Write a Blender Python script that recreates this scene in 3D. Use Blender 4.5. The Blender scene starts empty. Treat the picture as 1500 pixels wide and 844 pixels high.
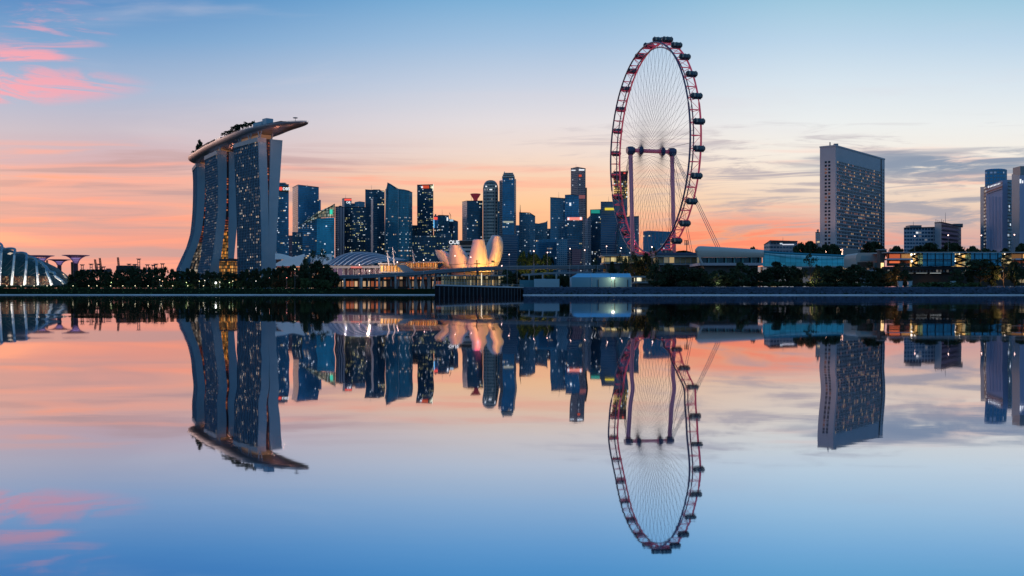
import bpy, bmesh, math, random
from mathutils import Vector, Matrix
R = math.radians
random.seed(7)
scene = bpy.context.scene
COL = scene.collection
F = 1500.0          # focal length of the photograph in its own pixels
HOR = 431.0         # row of the horizon in the photograph
CH = 0.6            # height of the lens above the water

# ------------------------------------------------------------ camera
cam = bpy.data.cameras.new('camera'); cam.lens = 36; cam.sensor_width = 36
cam.clip_start = 0.1; cam.clip_end = 60000
cam.shift_y = 9.0 / 1500
co = bpy.data.objects.new('camera', cam); COL.objects.link(co)
co.location = (0, 0, CH); co.rotation_euler = (R(90), 0, 0)
scene.camera = co

# ------------------------------------------------------------ colour helpers
def lin(c):
    return tuple(((v / 12.92) if v <= 0.04045 else ((v + 0.055) / 1.055) ** 2.4) for v in c)
def s4(c): return (*lin(c), 1.0)

# ------------------------------------------------------------ sky
world = bpy.data.worlds.new('World'); scene.world = world; world.use_nodes = True
NT = world.node_tree; NT.nodes.clear()
class G:
    """tiny helper for node trees"""
    def __init__(s, nt): s.nt = nt
    def n(s, t, **k):
        nd = s.nt.nodes.new(t)
        for a, b in k.items(): setattr(nd, a, b)
        return nd
    def put(s, sock, v):
        if hasattr(v, 'is_output') or isinstance(v, bpy.types.NodeSocket): s.nt.links.new(v, sock)
        else: sock.default_value = v
    def m(s, op, a, b=0.0, c=0.0, clamp=False):
        nd = s.n('ShaderNodeMath', operation=op); nd.use_clamp = clamp
        s.put(nd.inputs[0], a); s.put(nd.inputs[1], b); s.put(nd.inputs[2], c)
        return nd.outputs[0]
    def mix(s, f, a, b, blend='MIX'):
        nd = s.n('ShaderNodeMix', data_type='RGBA', blend_type=blend)
        s.put(nd.inputs[0], f); s.put(nd.inputs[6], a); s.put(nd.inputs[7], b)
        return nd.outputs[2]
    def ss(s, x, a, b, lo=0.0, hi=1.0):
        nd = s.n('ShaderNodeMapRange', interpolation_type='SMOOTHSTEP')
        s.put(nd.inputs[0], x)
        nd.inputs[1].default_value = a; nd.inputs[2].default_value = b
        nd.inputs[3].default_value = lo; nd.inputs[4].default_value = hi
        return nd.outputs[0]
    def xyz(s, x, y, z):
        nd = s.n('ShaderNodeCombineXYZ'); s.put(nd.inputs[0], x); s.put(nd.inputs[1], y); s.put(nd.inputs[2], z)
        return nd.outputs[0]
    def noise(s, v, scale=1.0, detail=4.0, rough=0.5, dist=0.0):
        nd = s.n('ShaderNodeTexNoise'); s.put(nd.inputs['Vector'], v)
        nd.inputs['Scale'].default_value = scale; nd.inputs['Detail'].default_value = detail
        nd.inputs['Roughness'].default_value = rough; nd.inputs['Distortion'].default_value = dist
        return nd.outputs[0]
    def ramp(s, f, stops):
        nd = s.n('ShaderNodeValToRGB'); s.put(nd.inputs[0], f)
        cr = nd.color_ramp
        while len(cr.elements) < len(stops): cr.elements.new(0.5)
        for e, (p, c) in zip(cr.elements, stops):
            e.position = p; e.color = s4(c)
        return nd.outputs[0]
g = G(NT)
tc = g.n('ShaderNodeTexCoord')
sp = g.n('ShaderNodeSeparateXYZ'); NT.links.new(tc.outputs['Generated'], sp.inputs[0])
X, Y, Z = sp.outputs
ym = g.m('MAXIMUM', Y, 0.35)
H = g.m('DIVIDE', g.m('MULTIPLY', g.m('DIVIDE', Z, ym), 1500), 431)       # 0 horizon, 1 = 16 degrees up
S = g.m('DIVIDE', X, ym)                                                   # -0.5 .. 0.5 over the skyline
Hn = g.m('MULTIPLY', H, 0.5)                                               # ramps reach to H = 2
def st(lst): return [((431 - py) / 431 * 0.5, c) for py, c in lst]
left = g.ramp(Hn, st([(431, (.80,.55,.57)), (385, (.86,.57,.56)), (350, (.84,.57,.56)), (300, (.86,.62,.60)), (262, (.88,.66,.63)), (235, (.79,.66,.70)), (190, (.74,.71,.77)), (130, (.62,.70,.82)), (60, (.43,.62,.80)), (0, (.28,.53,.76)), (-431, (.16,.36,.62))]))
mid = g.ramp(Hn, st([(431, (.90,.52,.42)), (385, (.96,.60,.46)), (340, (.98,.70,.52)), (300, (.99,.78,.60)), (262, (.97,.81,.69)), (225, (.94,.85,.80)), (180, (.89,.86,.87)), (120, (.77,.81,.88)), (60, (.63,.75,.87)), (0, (.49,.69,.84)), (-431, (.22,.42,.66))]))
rgt = g.ramp(Hn, st([(431, (.80,.56,.56)), (385, (.86,.62,.60)), (340, (.86,.69,.65)), (300, (.92,.81,.73)), (262, (.96,.89,.82)), (225, (.96,.93,.89)), (180, (.92,.93,.93)), (120, (.84,.89,.93)), (60, (.73,.83,.91)), (0, (.62,.78,.87)), (-431, (.25,.45,.67))]))
fl = g.ss(S, -0.42, 0.05)
fr = g.ss(S, 0.02, 0.32)
col = g.mix(fr, g.mix(fl, left, mid), rgt)
# orange glow right of the wheel, low over the horizon
def blob(s0, ws, py0, hp):
    a = g.m('DIVIDE', g.m('SUBTRACT', S, s0), ws)
    b = g.m('DIVIDE', g.m('SUBTRACT', H, (431 - py0) / 431), hp / 431)
    d = g.m('ADD', g.m('MULTIPLY', a, a), g.m('MULTIPLY', b, b))
    return g.ss(d, 1.0, 0.0)
col = g.mix(g.m('MULTIPLY', blob(0.20, 0.17, 368, 56), 0.75), col, s4((1.0, .60, .42)))
# long horizontal streaks of cloud
sv = g.xyz(g.m('MULTIPLY', S, 3.2), g.m('MULTIPLY', g.m('ADD', H, g.m('MULTIPLY', S, 0.05)), 17.0), 3.7)
n1 = g.noise(sv, 1.0, 5, 0.55, 0.35)
sv2 = g.xyz(g.m('MULTIPLY', S, 8.0), g.m('MULTIPLY', g.m('SUBTRACT', H, g.m('MULTIPLY', S, 0.12)), 26.0), 2.6)
n2 = g.noise(sv2, 1.0, 7, 0.62, 0.9)
low = g.m('MULTIPLY', g.ss(H, 0.56, 0.42), g.ss(H, -0.02, 0.05))
leftm = g.ss(S, 0.0, -0.25)
pink = g.m('MULTIPLY', g.m('MULTIPLY', g.ss(n1, 0.50, 0.64), low), g.ss(S, 0.05, -0.2, 0.4, 1.0))
col = g.mix(pink, col, s4((1.0, .64, .55)))
mauve = g.m('MULTIPLY', g.m('MULTIPLY', g.ss(n1, 0.50, 0.36), low), g.m('MULTIPLY', leftm, 0.85))
col = g.mix(mauve, col, s4((.72, .58, .60)))
n4b = g.noise(g.xyz(g.m('MULTIPLY', S, 5.0), g.m('MULTIPLY', H, 5.0), 8.8), 1.0, 3, 0.5)
for py0, hh, s0, ws, amt, tilt in ((243, 5, -.40, .30, .75, .02), (268, 12, -.34, .24, .75, .03), (291, 5, -.5, .2, .5, .0), (322, 8, -.40, .19, .8, -.01), (352, 11, -.32, .18, .85, .02), (248, 8, .02, .20, .55, .03), (268, 7, -.12, .2, .5, .02)):
    bb = g.m('DIVIDE', g.m('SUBTRACT', g.m('ADD', g.m('ADD', H, g.m('MULTIPLY', S, tilt)), g.m('MULTIPLY', g.m('SUBTRACT', n4b, .5), .045)), (431 - py0) / 431 + s0 * tilt), hh / 431)
    env = g.m('MULTIPLY', g.ss(g.m('ABSOLUTE', bb), 1.0, 0.0), g.ss(g.m('ABSOLUTE', g.m('SUBTRACT', S, s0)), ws, ws * .4))
    col = g.mix(g.m('MULTIPLY', g.m('MULTIPLY', env, g.ss(n2, .32, .62)), amt * .8), col, s4((1.0, .60 + .05 * (py0 < 280), .51 + .06 * (py0 < 280))))
# grey ribs of cloud on the right, warm underlit ones near the glow
gm = g.m('MULTIPLY', g.ss(S, 0.05, 0.28), g.m('MULTIPLY', g.ss(H, 0.62, 0.44), g.ss(H, 0.0, 0.1)))
col = g.mix(g.m('MULTIPLY', g.m('MULTIPLY', g.ss(n2, 0.48, 0.66), gm), 0.75), col, s4((.66, .62, .66)))
warm = g.m('MULTIPLY', g.ss(n2, 0.53, 0.40), blob(0.23, 0.2, 365, 60))
col = g.mix(g.m('MULTIPLY', warm, 0.7), col, s4((1.0, .52, .42)))
wisp = g.m('MULTIPLY', g.ss(n2, 0.50, 0.7), g.m('MULTIPLY', g.ss(H, 0.63, 0.52), g.m('MULTIPLY', g.ss(H, 0.30, 0.42), g.ss(S, -0.05, 0.1))))
col = g.mix(g.m('MULTIPLY', wisp, 0.55), col, s4((.70, .66, .70)))
bank = g.m('MULTIPLY', blob(0.44, 0.20, 240, 30), g.ss(n2, 0.33, 0.55))
col = g.mix(g.m('MULTIPLY', bank, 0.95), col, s4((.52, .58, .67)))
bank2 = g.m('MULTIPLY', blob(0.43, 0.13, 300, 60), g.ss(n2, 0.42, 0.6))
col = g.mix(g.m('MULTIPLY', bank2, 0.7), col, s4((.62, .62, .67)))
bank3 = g.m('MULTIPLY', blob(0.28, 0.10, 322, 16), g.ss(n2, 0.38, 0.55))
col = g.mix(g.m('MULTIPLY', bank3, 0.7), col, s4((.76, .62, .62)))
# the pink wisps high on the left
wv = g.xyz(g.m('MULTIPLY', g.m('ADD', S, g.m('MULTIPLY', H, 0.12)), 9.0), g.m('MULTIPLY', g.m('ADD', H, g.m('MULTIPLY', S, 0.25)), 14.0), 1.3)
n3 = g.noise(wv, 1.0, 6, 0.62, 1.1)
w1 = g.m('MULTIPLY', g.ss(n3, 0.39, 0.54), blob(-0.50, 0.16, 126, 34))
w2 = g.m('MULTIPLY', g.ss(n3, 0.46, 0.62), blob(-0.52, 0.11, 88, 30))
w3 = g.m('MULTIPLY', g.m('MULTIPLY', g.ss(n3, 0.46, 0.66), blob(-0.45, 0.07, 48, 62)), 0.6)
w = g.m('ADD', g.m('ADD', w1, w2), w3, clamp=True)
col = g.mix(g.m('MULTIPLY', w, 0.9), col, s4((.95, .62, .68)))
# thin high veil
n4 = g.noise(g.xyz(g.m('MULTIPLY', S, 2.5), g.m('MULTIPLY', H, 6.0), 5.5), 1.0, 5, 0.55, 0.8)
col = g.mix(g.m('MULTIPLY', g.ss(n4, 0.5, 0.8), g.m('MULTIPLY', g.ss(H, 0.35, 0.6), 0.30)), col, s4((.86, .82, .85)))
# the blue dusk sky behind the camera and overhead
el = g.m('ARCSINE', Z)
east = g.ramp(g.m('DIVIDE', el, 1.5708), [(0.0, (.34,.47,.58)), (0.10, (.44,.58,.69)), (0.25, (.36,.55,.71)), (1.0, (.16,.44,.68))])
n5 = g.noise(tc.outputs['Generated'], 2.5, 5, 0.55, 0.3)
east = g.mix(g.m('MULTIPLY', g.ss(n5, 0.5, 0.75), 0.35), east, s4((.55, .60, .70)))
hyp = g.m('SQRT', g.m('ADD', g.m('MULTIPLY', X, X), g.m('MULTIPLY', Y, Y)))
az = g.m('DIVIDE', Y, g.m('MAXIMUM', hyp, 0.001))
fw = g.m('MULTIPLY', g.ss(az, 0.50, 0.87), g.ss(el, 1.2, 0.5))
col = g.mix(fw, east, col)
bg = g.n('ShaderNodeBackground'); NT.links.new(col, bg.inputs[0]); bg.inputs[1].default_value = 1.0
sky = g.n('ShaderNodeTexSky', sky_type='NISHITA'); sky.sun_disc = False
SUN_EL, SUN_AZ = 3.0, -38.0          # the sun has just gone down behind the city, left of the frame
sky.sun_elevation = R(SUN_EL); sky.sun_rotation = R(SUN_AZ)
bg2 = g.n('ShaderNodeBackground'); NT.links.new(sky.outputs[0], bg2.inputs[0]); bg2.inputs[1].default_value = 0.01
ad = g.n('ShaderNodeAddShader'); NT.links.new(bg.outputs[0], ad.inputs[0]); NT.links.new(bg2.outputs[0], ad.inputs[1])
wo = g.n('ShaderNodeOutputWorld'); NT.links.new(ad.outputs[0], wo.inputs[0])
world.cycles.sampling_method = 'MANUAL'; world.cycles.sample_map_resolution = 512

# ------------------------------------------------------------ sun and exposure
sl = bpy.data.lights.new('sun', 'SUN'); sl.energy = 0.3; sl.angle = R(12); sl.color = (1.0, .62, .45)
so = bpy.data.objects.new('sun', sl); COL.objects.link(so)
sd = Vector((math.sin(R(-45)), math.cos(R(-45)), math.tan(R(8))))       # towards the glow
so.rotation_euler = sd.to_track_quat('Z', 'Y').to_euler(); so.location = (-500, 300, 600)
vs = scene.view_settings
vs.view_transform = 'Standard'; vs.look = 'None'; vs.exposure = 0; vs.gamma = 1; vs.use_curve_mapping = False
scene.cycles.max_bounces = 6; scene.cycles.glossy_bounces = 4; scene.cycles.diffuse_bounces = 2
scene.cycles.sample_clamp_indirect = 4; scene.cycles.sample_clamp_direct = 0

# ------------------------------------------------------------ materials
MATS = {}
def mat(name, color, rough=0.6, metal=0.0, emit=None, es=0.0, noise=0.0, nscale=0.3, spec=0.35):
    if name in MATS: return MATS[name]
    m = bpy.data.materials.new(name); m.use_nodes = True
    nt = m.node_tree; q = G(nt); p = nt.nodes['Principled BSDF']
    c = (*color, 1.0)
    if noise > 0:
        t = q.n('ShaderNodeTexCoord')
        nn = q.noise(t.outputs['Object'], nscale, 5, 0.6)
        f = q.m('MULTIPLY_ADD', q.m('SUBTRACT', nn, 0.5), noise * 2.5, 1.0)
        vm = q.n('ShaderNodeVectorMath', operation='SCALE'); vm.inputs[0].default_value = color
        nt.links.new(f, vm.inputs[3]); nt.links.new(vm.outputs[0], p.inputs['Base Color'])
    else: p.inputs['Base Color'].default_value = c
    p.inputs['Roughness'].default_value = rough; p.inputs['Metallic'].default_value = metal
    p.inputs['Specular IOR Level'].default_value = spec
    if emit:
        p.inputs['Emission Color'].default_value = (*emit, 1); p.inputs['Emission Strength'].default_value = es
    MATS[name] = m; return m

def facade(name, cw=3.0, ch=3.6, glass=(.01,.04,.075), frame=(.03,.05,.07), mu=.12, mv=.18, lit=.12,
           warm=(1,.72,.36), cool=(.8,.9,1.0), coolf=.2, es=.75, metal=.55, rough=.12, frough=.5, band=.5, seed=0., vary=.35):
    """a wall of window bays: u runs along the wall and v up it, both in metres"""
    if name in MATS: return MATS[name]
    glass = tuple(min(1, c * 1.25) for c in glass)
    m = bpy.data.materials.new(name); m.use_nodes = True
    nt = m.node_tree; q = G(nt); p = nt.nodes['Principled BSDF']
    uv = q.n('ShaderNodeUVMap'); s = q.n('ShaderNodeSeparateXYZ'); nt.links.new(uv.outputs[0], s.inputs[0])
    u = q.m('DIVIDE', s.outputs[0], cw); v = q.m('DIVIDE', s.outputs[1], ch)
    fu, fv = q.m('FRACT', u), q.m('FRACT', v); iu, iv = q.m('FLOOR', u), q.m('FLOOR', v)
    win = q.m('MULTIPLY', q.m('MULTIPLY', q.m('GREATER_THAN', fu, mu), q.m('LESS_THAN', fu, 1 - mu)),
              q.m('MULTIPLY', q.m('GREATER_THAN', fv, mv), q.m('LESS_THAN', fv, 1 - mv)))
    wn = q.n('ShaderNodeTexWhiteNoise', noise_dimensions='3D'); nt.links.new(q.xyz(iu, iv, seed + .5), wn.inputs['Vector'])
    cs = q.n('ShaderNodeSeparateColor'); nt.links.new(wn.outputs['Color'], cs.inputs[0])
    cl = q.noise(q.xyz(q.m('MULTIPLY', iu, .11), q.m('MULTIPLY', iv, .62), seed * 3.1 + 1.7), 1.0, 2, .5)
    w2 = q.n('ShaderNodeTexWhiteNoise', noise_dimensions='3D'); nt.links.new(q.xyz(q.m('FLOOR', q.m('MULTIPLY', iu, .25)), iv, seed + 7.5), w2.inputs['Vector'])
    prob = q.m('MULTIPLY', q.m('ADD', q.m('MULTIPLY', q.ss(cl, .46, .70), band * 3), 1 - band), lit)
    on = q.m('MAXIMUM', q.m('LESS_THAN', wn.outputs['Value'], q.m('MULTIPLY', prob, .7)), q.m('MULTIPLY', q.m('LESS_THAN', w2.outputs['Value'], q.m('MULTIPLY', prob, .8)), q.m('LESS_THAN', cs.outputs[0], .75)))
    gcol = q.mix(q.m('MULTIPLY', cs.outputs[1], vary), (*glass, 1), (*[min(1, c * 2.6) for c in glass], 1))
    big = q.noise(q.xyz(q.m('MULTIPLY', s.outputs[0], .03), q.m('MULTIPLY', s.outputs[1], .022), seed), 1.0, 3, .55)
    gcol = q.mix(q.ss(big, .40, .66, 0, .55), gcol, (*[min(1, c * 2.4 + .02) for c in glass], 1))  # cloud reflections painted into the glass as broad lighter patches
    base = q.mix(win, (*frame, 1), gcol)
    nt.links.new(base, p.inputs['Base Color'])
    nt.links.new(q.m('MULTIPLY', win, metal), p.inputs['Metallic'])
    nt.links.new(q.m('ADD', q.m('MULTIPLY', win, rough - frough), frough), p.inputs['Roughness'])
    ec = q.mix(q.m('LESS_THAN', cs.outputs[0], coolf), (*warm, 1), (*cool, 1))
    nt.links.new(ec, p.inputs['Emission Color'])
    nt.links.new(q.m('MULTIPLY', q.m('MULTIPLY', win, on), q.m('MULTIPLY_ADD', q.m('POWER', cs.outputs[2], 2.0), es * 1.3, es * .12)), p.inputs['Emission Strength'])
    MATS[name] = m; return m

# ------------------------------------------------------------ mesh helpers
def P(px, py, Y): return Vector(((px - 750) / F * Y, Y, CH + (HOR - py) / F * Y))
def PX(px, Y): return (px - 750) / F * Y
def ZH(py, Y): return CH + (HOR - py) / F * Y

class MB:
    def __init__(s): s.v = []; s.f = []; s.uv = []; s.mi = []; s.sm = []
    def face(s, pts, uv=None, mi=0, sm=False):
        b = len(s.v); s.v += [tuple(p) for p in pts]; s.f.append(tuple(range(b, b + len(pts))))
        s.uv.append(uv or [(0, 0)] * len(pts)); s.mi.append(mi); s.sm.append(sm)
    def wall(s, a, b, z0a, z1a, z0b, z1b, mi=0, u0=0):
        L = math.hypot(b[0] - a[0], b[1] - a[1])
        s.face([(a[0], a[1], z0a), (b[0], b[1], z0b), (b[0], b[1], z1b), (a[0], a[1], z1a)],
               [(u0, z0a), (u0 + L, z0b), (u0 + L, z1b), (u0, z1a)], mi)
    def prism(s, pts, z0, tops, mi=0, roof=1, mis=None):
        """pts: ground outline counter-clockwise seen from above; tops: a height or one per corner"""
        n = len(pts)
        if not hasattr(tops, '__len__'): tops = [tops] * n
        u = 0
        for i in range(n):
            a, b = pts[i], pts[(i + 1) % n]
            s.wall(a, b, z0, tops[i], z0, tops[(i + 1) % n], mis[i] if mis else mi, u)
            u += 0
        s.face([(p[0], p[1], t) for p, t in zip(pts, tops)], None, roof)
    def box(s, c, d, rz=0, mi=0):
        hx, hy, hz = d[0] / 2, d[1] / 2, d[2] / 2; ca, sa = math.cos(rz), math.sin(rz)
        q = [(c[0] + x * ca - y * sa, c[1] + x * sa + y * ca) for x, y in ((-hx, -hy), (hx, -hy), (hx, hy), (-hx, hy))]
        z0, z1 = c[2] - hz, c[2] + hz
        for i in range(4): s.wall(q[i], q[(i + 1) % 4], z0, z1, z0, z1, mi)
        s.face([(*p, z1) for p in q], None, mi); s.face([(*p, z0) for p in reversed(q)], None, mi)
    def tube(s, a, b, r0, r1=None, n=6, mi=0, caps=True):
        a, b = Vector(a), Vector(b); r1 = r0 if r1 is None else r1
        d = (b - a); L = d.length
        if L < 1e-6: return
        d /= L; up = Vector((0, 0, 1)) if abs(d.z) < .9 else Vector((1, 0, 0))
        x = d.cross(up).normalized(); y = d.cross(x)
        A = [a + (x * math.cos(t) + y * math.sin(t)) * r0 for t in (2 * math.pi * k / n for k in range(n))]
        B = [b + (x * math.cos(t) + y * math.sin(t)) * r1 for t in (2 * math.pi * k / n for k in range(n))]
        for k in range(n):
            j = (k + 1) % n
            s.face([A[k], B[k], B[j], A[j]], None, mi, n > 5)
        if caps: s.face(A, None, mi); s.face(B[::-1], None, mi)
    def path(s, pts, r, n=6, mi=0, closed=False):
        pts = [Vector(p) for p in pts]; m = len(pts)
        rings = []
        for i, p in enumerate(pts):
            if closed: d = pts[(i + 1) % m] - pts[i - 1]
            else: d = pts[min(i + 1, m - 1)] - pts[max(i - 1, 0)]
            d.normalize(); up = Vector((0, 0, 1)) if abs(d.z) < .95 else Vector((0, 1, 0))
            x = d.cross(up).normalized(); y = x.cross(d)
            rr = r[i] if hasattr(r, '__len__') else r
            rings.append([p + (x * math.cos(t) + y * math.sin(t)) * rr for t in (2 * math.pi * k / n for k in range(n))])
        for i in range(m if closed else m - 1):
            A, B = rings[i], rings[(i + 1) % m]
            for k in range(n):
                j = (k + 1) % n; s.face([A[k], A[j], B[j], B[k]], None, mi, True)
        if not closed: s.face(rings[0][::-1], None, mi); s.face(rings[-1], None, mi)
    def grid(s, rows, mi=0, sm=True, uv=None):
        for i in range(len(rows) - 1):
            for k in range(len(rows[i]) - 1):
                s.face([rows[i][k], rows[i][k + 1], rows[i + 1][k + 1], rows[i + 1][k]],
                       [uv[i][k], uv[i][k + 1], uv[i + 1][k + 1], uv[i + 1][k]] if uv else None, mi, sm)
    def ball(s, c, r, n=8, m=5, mi=0, sz=1.0):
        rows = []
        for i in range(m + 1):
            ph = math.pi * i / m
            rows.append([(c[0] + r * math.sin(ph) * math.cos(2 * math.pi * k / n), c[1] + r * math.sin(ph) * math.sin(2 * math.pi * k / n), c[2] - r * sz * math.cos(ph)) for k in range(n + 1)])
        s.grid(rows, mi)
    def mesh(s, name, mats, origin=(0, 0, 0), weld=True):
        me = bpy.data.meshes.new(name)
        ox, oy, oz = origin
        me.from_pydata([(x - ox, y - oy, z - oz) for x, y, z in s.v], [], s.f)
        for mm in mats: me.materials.append(mm)
        ul = me.uv_layers.new(name='UVMap')
        flat = [c for f in s.uv for p in f for c in p]
        ul.data.foreach_set('uv', flat)
        me.polygons.foreach_set('material_index', s.mi); me.polygons.foreach_set('use_smooth', s.sm)
        if weld:
            b = bmesh.new(); b.from_mesh(me); bmesh.ops.remove_doubles(b, verts=b.verts, dist=0.0005); b.to_mesh(me); b.free()
        me.update(); return me
    def build(s, name, mats, parent=None, weld=True):
        if not isinstance(mats, (list, tuple)): mats = [mats]
        org = tuple(parent['_o']) if parent is not None else (0, 0, 0)
        o = bpy.data.objects.new(name, s.mesh(name, mats, org, weld)); COL.objects.link(o)
        if parent is not None: o.parent = parent; o['_o'] = org
        return o

ALLTAG = []
def tag(o, label, cat, group=None, kind=None):
    o['label'] = label
    if cat: o['category'] = cat
    if group: o['group'] = group
    if kind: o['kind'] = kind
    return o
def thing(name, label, cat, loc, group=None):
    o = bpy.data.objects.new(name, None); COL.objects.link(o)
    o.location = loc; o['_o'] = tuple(loc); o.empty_display_size = 1
    return tag(o, label, cat, group)
def struct(name, mb, m, weld=True):
    o = mb.build(name, m, weld=weld); o['kind'] = 'structure'; return o
def solo(name, mb, m, label, cat, group=None, loc=None):
    """a thing that is one mesh"""
    loc = loc or (0, 0, 0)
    o = bpy.data.objects.new(name, mb.mesh(name, m if isinstance(m, (list, tuple)) else [m], loc)); COL.objects.link(o)
    o.location = loc
    return tag(o, label, cat, group)
ORD = 'first second third fourth fifth sixth seventh eighth ninth tenth eleventh twelfth thirteenth fourteenth fifteenth sixteenth seventeenth eighteenth nineteenth twentieth'.split()
for t in ('twenty', 'thirty', 'forty', 'fifty', 'sixty'):
    if t != 'twenty': ORD.append(t[:-1] + 'ieth')
    ORD += [t + '-' + k for k in ORD[:9]]

def text(body, size, loc, rz, m, parent, name='sign_lettering', ext=.3):
    cu = bpy.data.curves.new(name, 'FONT'); cu.body = body; cu.size = size; cu.extrude = ext
    cu.offset = size * .02
    tmp = bpy.data.objects.new('lettering', cu); COL.objects.link(tmp)
    bpy.context.view_layer.update()
    me = bpy.data.meshes.new_from_object(tmp.evaluated_get(bpy.context.evaluated_depsgraph_get()))
    bpy.data.objects.remove(tmp); bpy.data.curves.remove(cu); me.materials.clear(); me.materials.append(m)
    o = bpy.data.objects.new(name, me); COL.objects.link(o)
    o.parent = parent; po = parent['_o']
    o.location = Vector(loc) - Vector(po); o.rotation_euler = (R(90), 0, rz)
    return o

# shared plain materials
M_conc = mat('concrete', (.32, .32, .33), .75, noise=.25, nscale=.15)
M_pale = mat('pale_concrete', (.42, .42, .44), .7, noise=.2, nscale=.1)
M_dark = mat('dark_metal', (.03, .035, .045), .5)
M_roof = mat('roof_felt', (.06, .065, .075), .8)
M_white = mat('white_paint', (.75, .75, .75), .5)
M_steel = mat('painted_steel', (.22, .24, .27), .4, .3)
M_bark = mat('bark', (.05, .04, .03), .9)
M_warm = mat('warm_light', (.8, .6, .4), .5, emit=(1, .62, .25), es=1.6)
M_wlamp = mat('white_light', (.8, .8, .8), .5, emit=(1, .88, .72), es=5)
M_plamp = mat('pinkish_light', (.8, .8, .8), .5, emit=(1, .62, .50), es=6)
M_red = mat('red_light', (.5, .02, .02), .5, emit=(1, .10, .07), es=1.0)
M_wsign = mat('white_sign', (.8, .8, .8), .5, emit=(1, 1, 1), es=.85)
M_tealglass = mat('teal_glass', (.02, .12, .2), .12, .5)

# ============================================================ SETTING
GZ = 4.4            # level of the land
def water_mat():
    m = bpy.data.materials.new('water'); m.use_nodes = True
    nt = m.node_tree; nt.nodes.clear(); q = G(nt)
    t = q.n('ShaderNodeTexCoord')
    s = q.n('ShaderNodeSeparateXYZ'); nt.links.new(t.outputs['Object'], s.inputs[0])
    # slow swell that makes reflections sway sideways, and fine ripples
    a = q.noise(q.xyz(q.m('MULTIPLY', s.outputs[0], .12), q.m('MULTIPLY', s.outputs[1], .33), 0), 1, 1, .4)
    b = q.noise(q.xyz(q.m('MULTIPLY', s.outputs[0], 2.2), q.m('MULTIPLY', s.outputs[1], 8.0), 4), 1, 3, .6)
    patch = q.ss(q.m('ABSOLUTE', s.outputs[0]), 3.2, 1.2, .022, .07)
    c_ = q.noise(q.xyz(q.m('MULTIPLY', s.outputs[0], 7.0), q.m('MULTIPLY', s.outputs[1], 26.0), 9), 1, 2, .5)
    near = q.ss(s.outputs[1], 14, 2, 0, .003)
    nv = q.xyz(q.m('MULTIPLY', q.m('SUBTRACT', a, .5), patch), q.m('ADD', q.m('MULTIPLY', q.m('SUBTRACT', b, .5), .0011), q.m('MULTIPLY', q.m('SUBTRACT', c_, .5), near)), 1.0)
    bp = q.n('ShaderNodeVectorMath', operation='NORMALIZE'); nt.links.new(nv, bp.inputs[0])
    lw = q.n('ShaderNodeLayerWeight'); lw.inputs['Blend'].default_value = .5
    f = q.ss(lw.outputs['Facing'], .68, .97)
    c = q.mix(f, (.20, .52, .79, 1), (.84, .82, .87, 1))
    gl = q.n('ShaderNodeBsdfGlossy'); gl.inputs['Roughness'].default_value = .02
    nt.links.new(c, gl.inputs['Color']); nt.links.new(bp.outputs[0], gl.inputs['Normal'])
    o = q.n('ShaderNodeOutputMaterial'); nt.links.new(gl.outputs[0], o.inputs[0])
    return m
mb = MB(); mb.face([(-9000, -400, 0), (9000, -400, 0), (9000, 900, 0), (-9000, 900, 0)])
struct('water', mb, water_mat())

shore = [(-1400, 600), (-250, 640), (200, 640), (420, 655), (492, 690), (560, 700), (640, 700), (764, 556), (766, 540), (1100, 524), (1700, 520), (3500, 500)]
M_land = mat('dark_grass', (.012, .02, .010), .95, noise=.5, nscale=.25, spec=0.0)
mb = MB()
rows = []
for dy, z in ((0, -1.0), (1, .25), (14, GZ - .4), (22, GZ), (9000, GZ)):
    k = 1 if dy < 100 else 1
    rows.append([(PX(px, Yv) * (1 if dy < 100 else 1 + dy / Yv), Yv + dy, z) for px, Yv in shore])
mb.grid(rows, 0, False)
struct('ground', mb, M_land)
# raised pale strip standing in for bright ruffled water along the shore
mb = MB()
def shore_band(seg, h, w, mi=0):
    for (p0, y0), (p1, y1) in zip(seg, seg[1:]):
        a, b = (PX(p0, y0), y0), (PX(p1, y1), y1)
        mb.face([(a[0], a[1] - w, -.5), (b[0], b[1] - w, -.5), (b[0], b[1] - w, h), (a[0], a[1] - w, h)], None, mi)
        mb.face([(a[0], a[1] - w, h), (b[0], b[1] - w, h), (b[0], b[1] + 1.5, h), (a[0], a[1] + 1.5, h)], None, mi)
shore_band([s for s in shore[:7]], .55, 1.2)
shore_band([s for s in shore[8:]], .50, 1.2)
struct('bright_water_band', mb, mat('pale_water_sheen', (.78, .72, .70), .6, noise=.35, nscale=.06))
# stone revetment on the right bank
mb = MB(); rr = random.Random(5)
M_rock = mat('rock', (.05, .065, .095), .9, noise=.8, nscale=.5, spec=.05)
x0, x1 = PX(766, 540), PX(1720, 520); nx = 460; rows = []
for k in range(8):
    t = k / 7; r = []
    for i in range(nx + 1):
        px_ = 766 + 954 * i / nx; yb = 540 - 16 * (px_ - 766) / 334 if px_ < 1100 else 524 - 4 * (px_ - 1100) / 600; x = PX(px_, yb)
        j = (1 if 0 < k < 7 else .3)
        r.append((x + rr.uniform(-.5, .5), yb + 1 + t * 9 + rr.uniform(-.7, .7) * j, .1 + t * (GZ - .6) + rr.uniform(-.45, .45) * j))
    rows.append(r)
rows.append([(p[0], p[1] + 6, GZ + .05) for p in rows[-1]])
mb.grid(rows, 0, False)
struct('embankment', mb, M_rock)
# promenade path behind the revetment
mb = MB(); mb.face([(x0, 566, GZ + .06), (x1, 556, GZ + .06), (x1, 562, GZ + .06), (x0, 572, GZ + .06)])
struct('footpath', mb, mat('footpath', (.22, .21, .2), .8))

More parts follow.
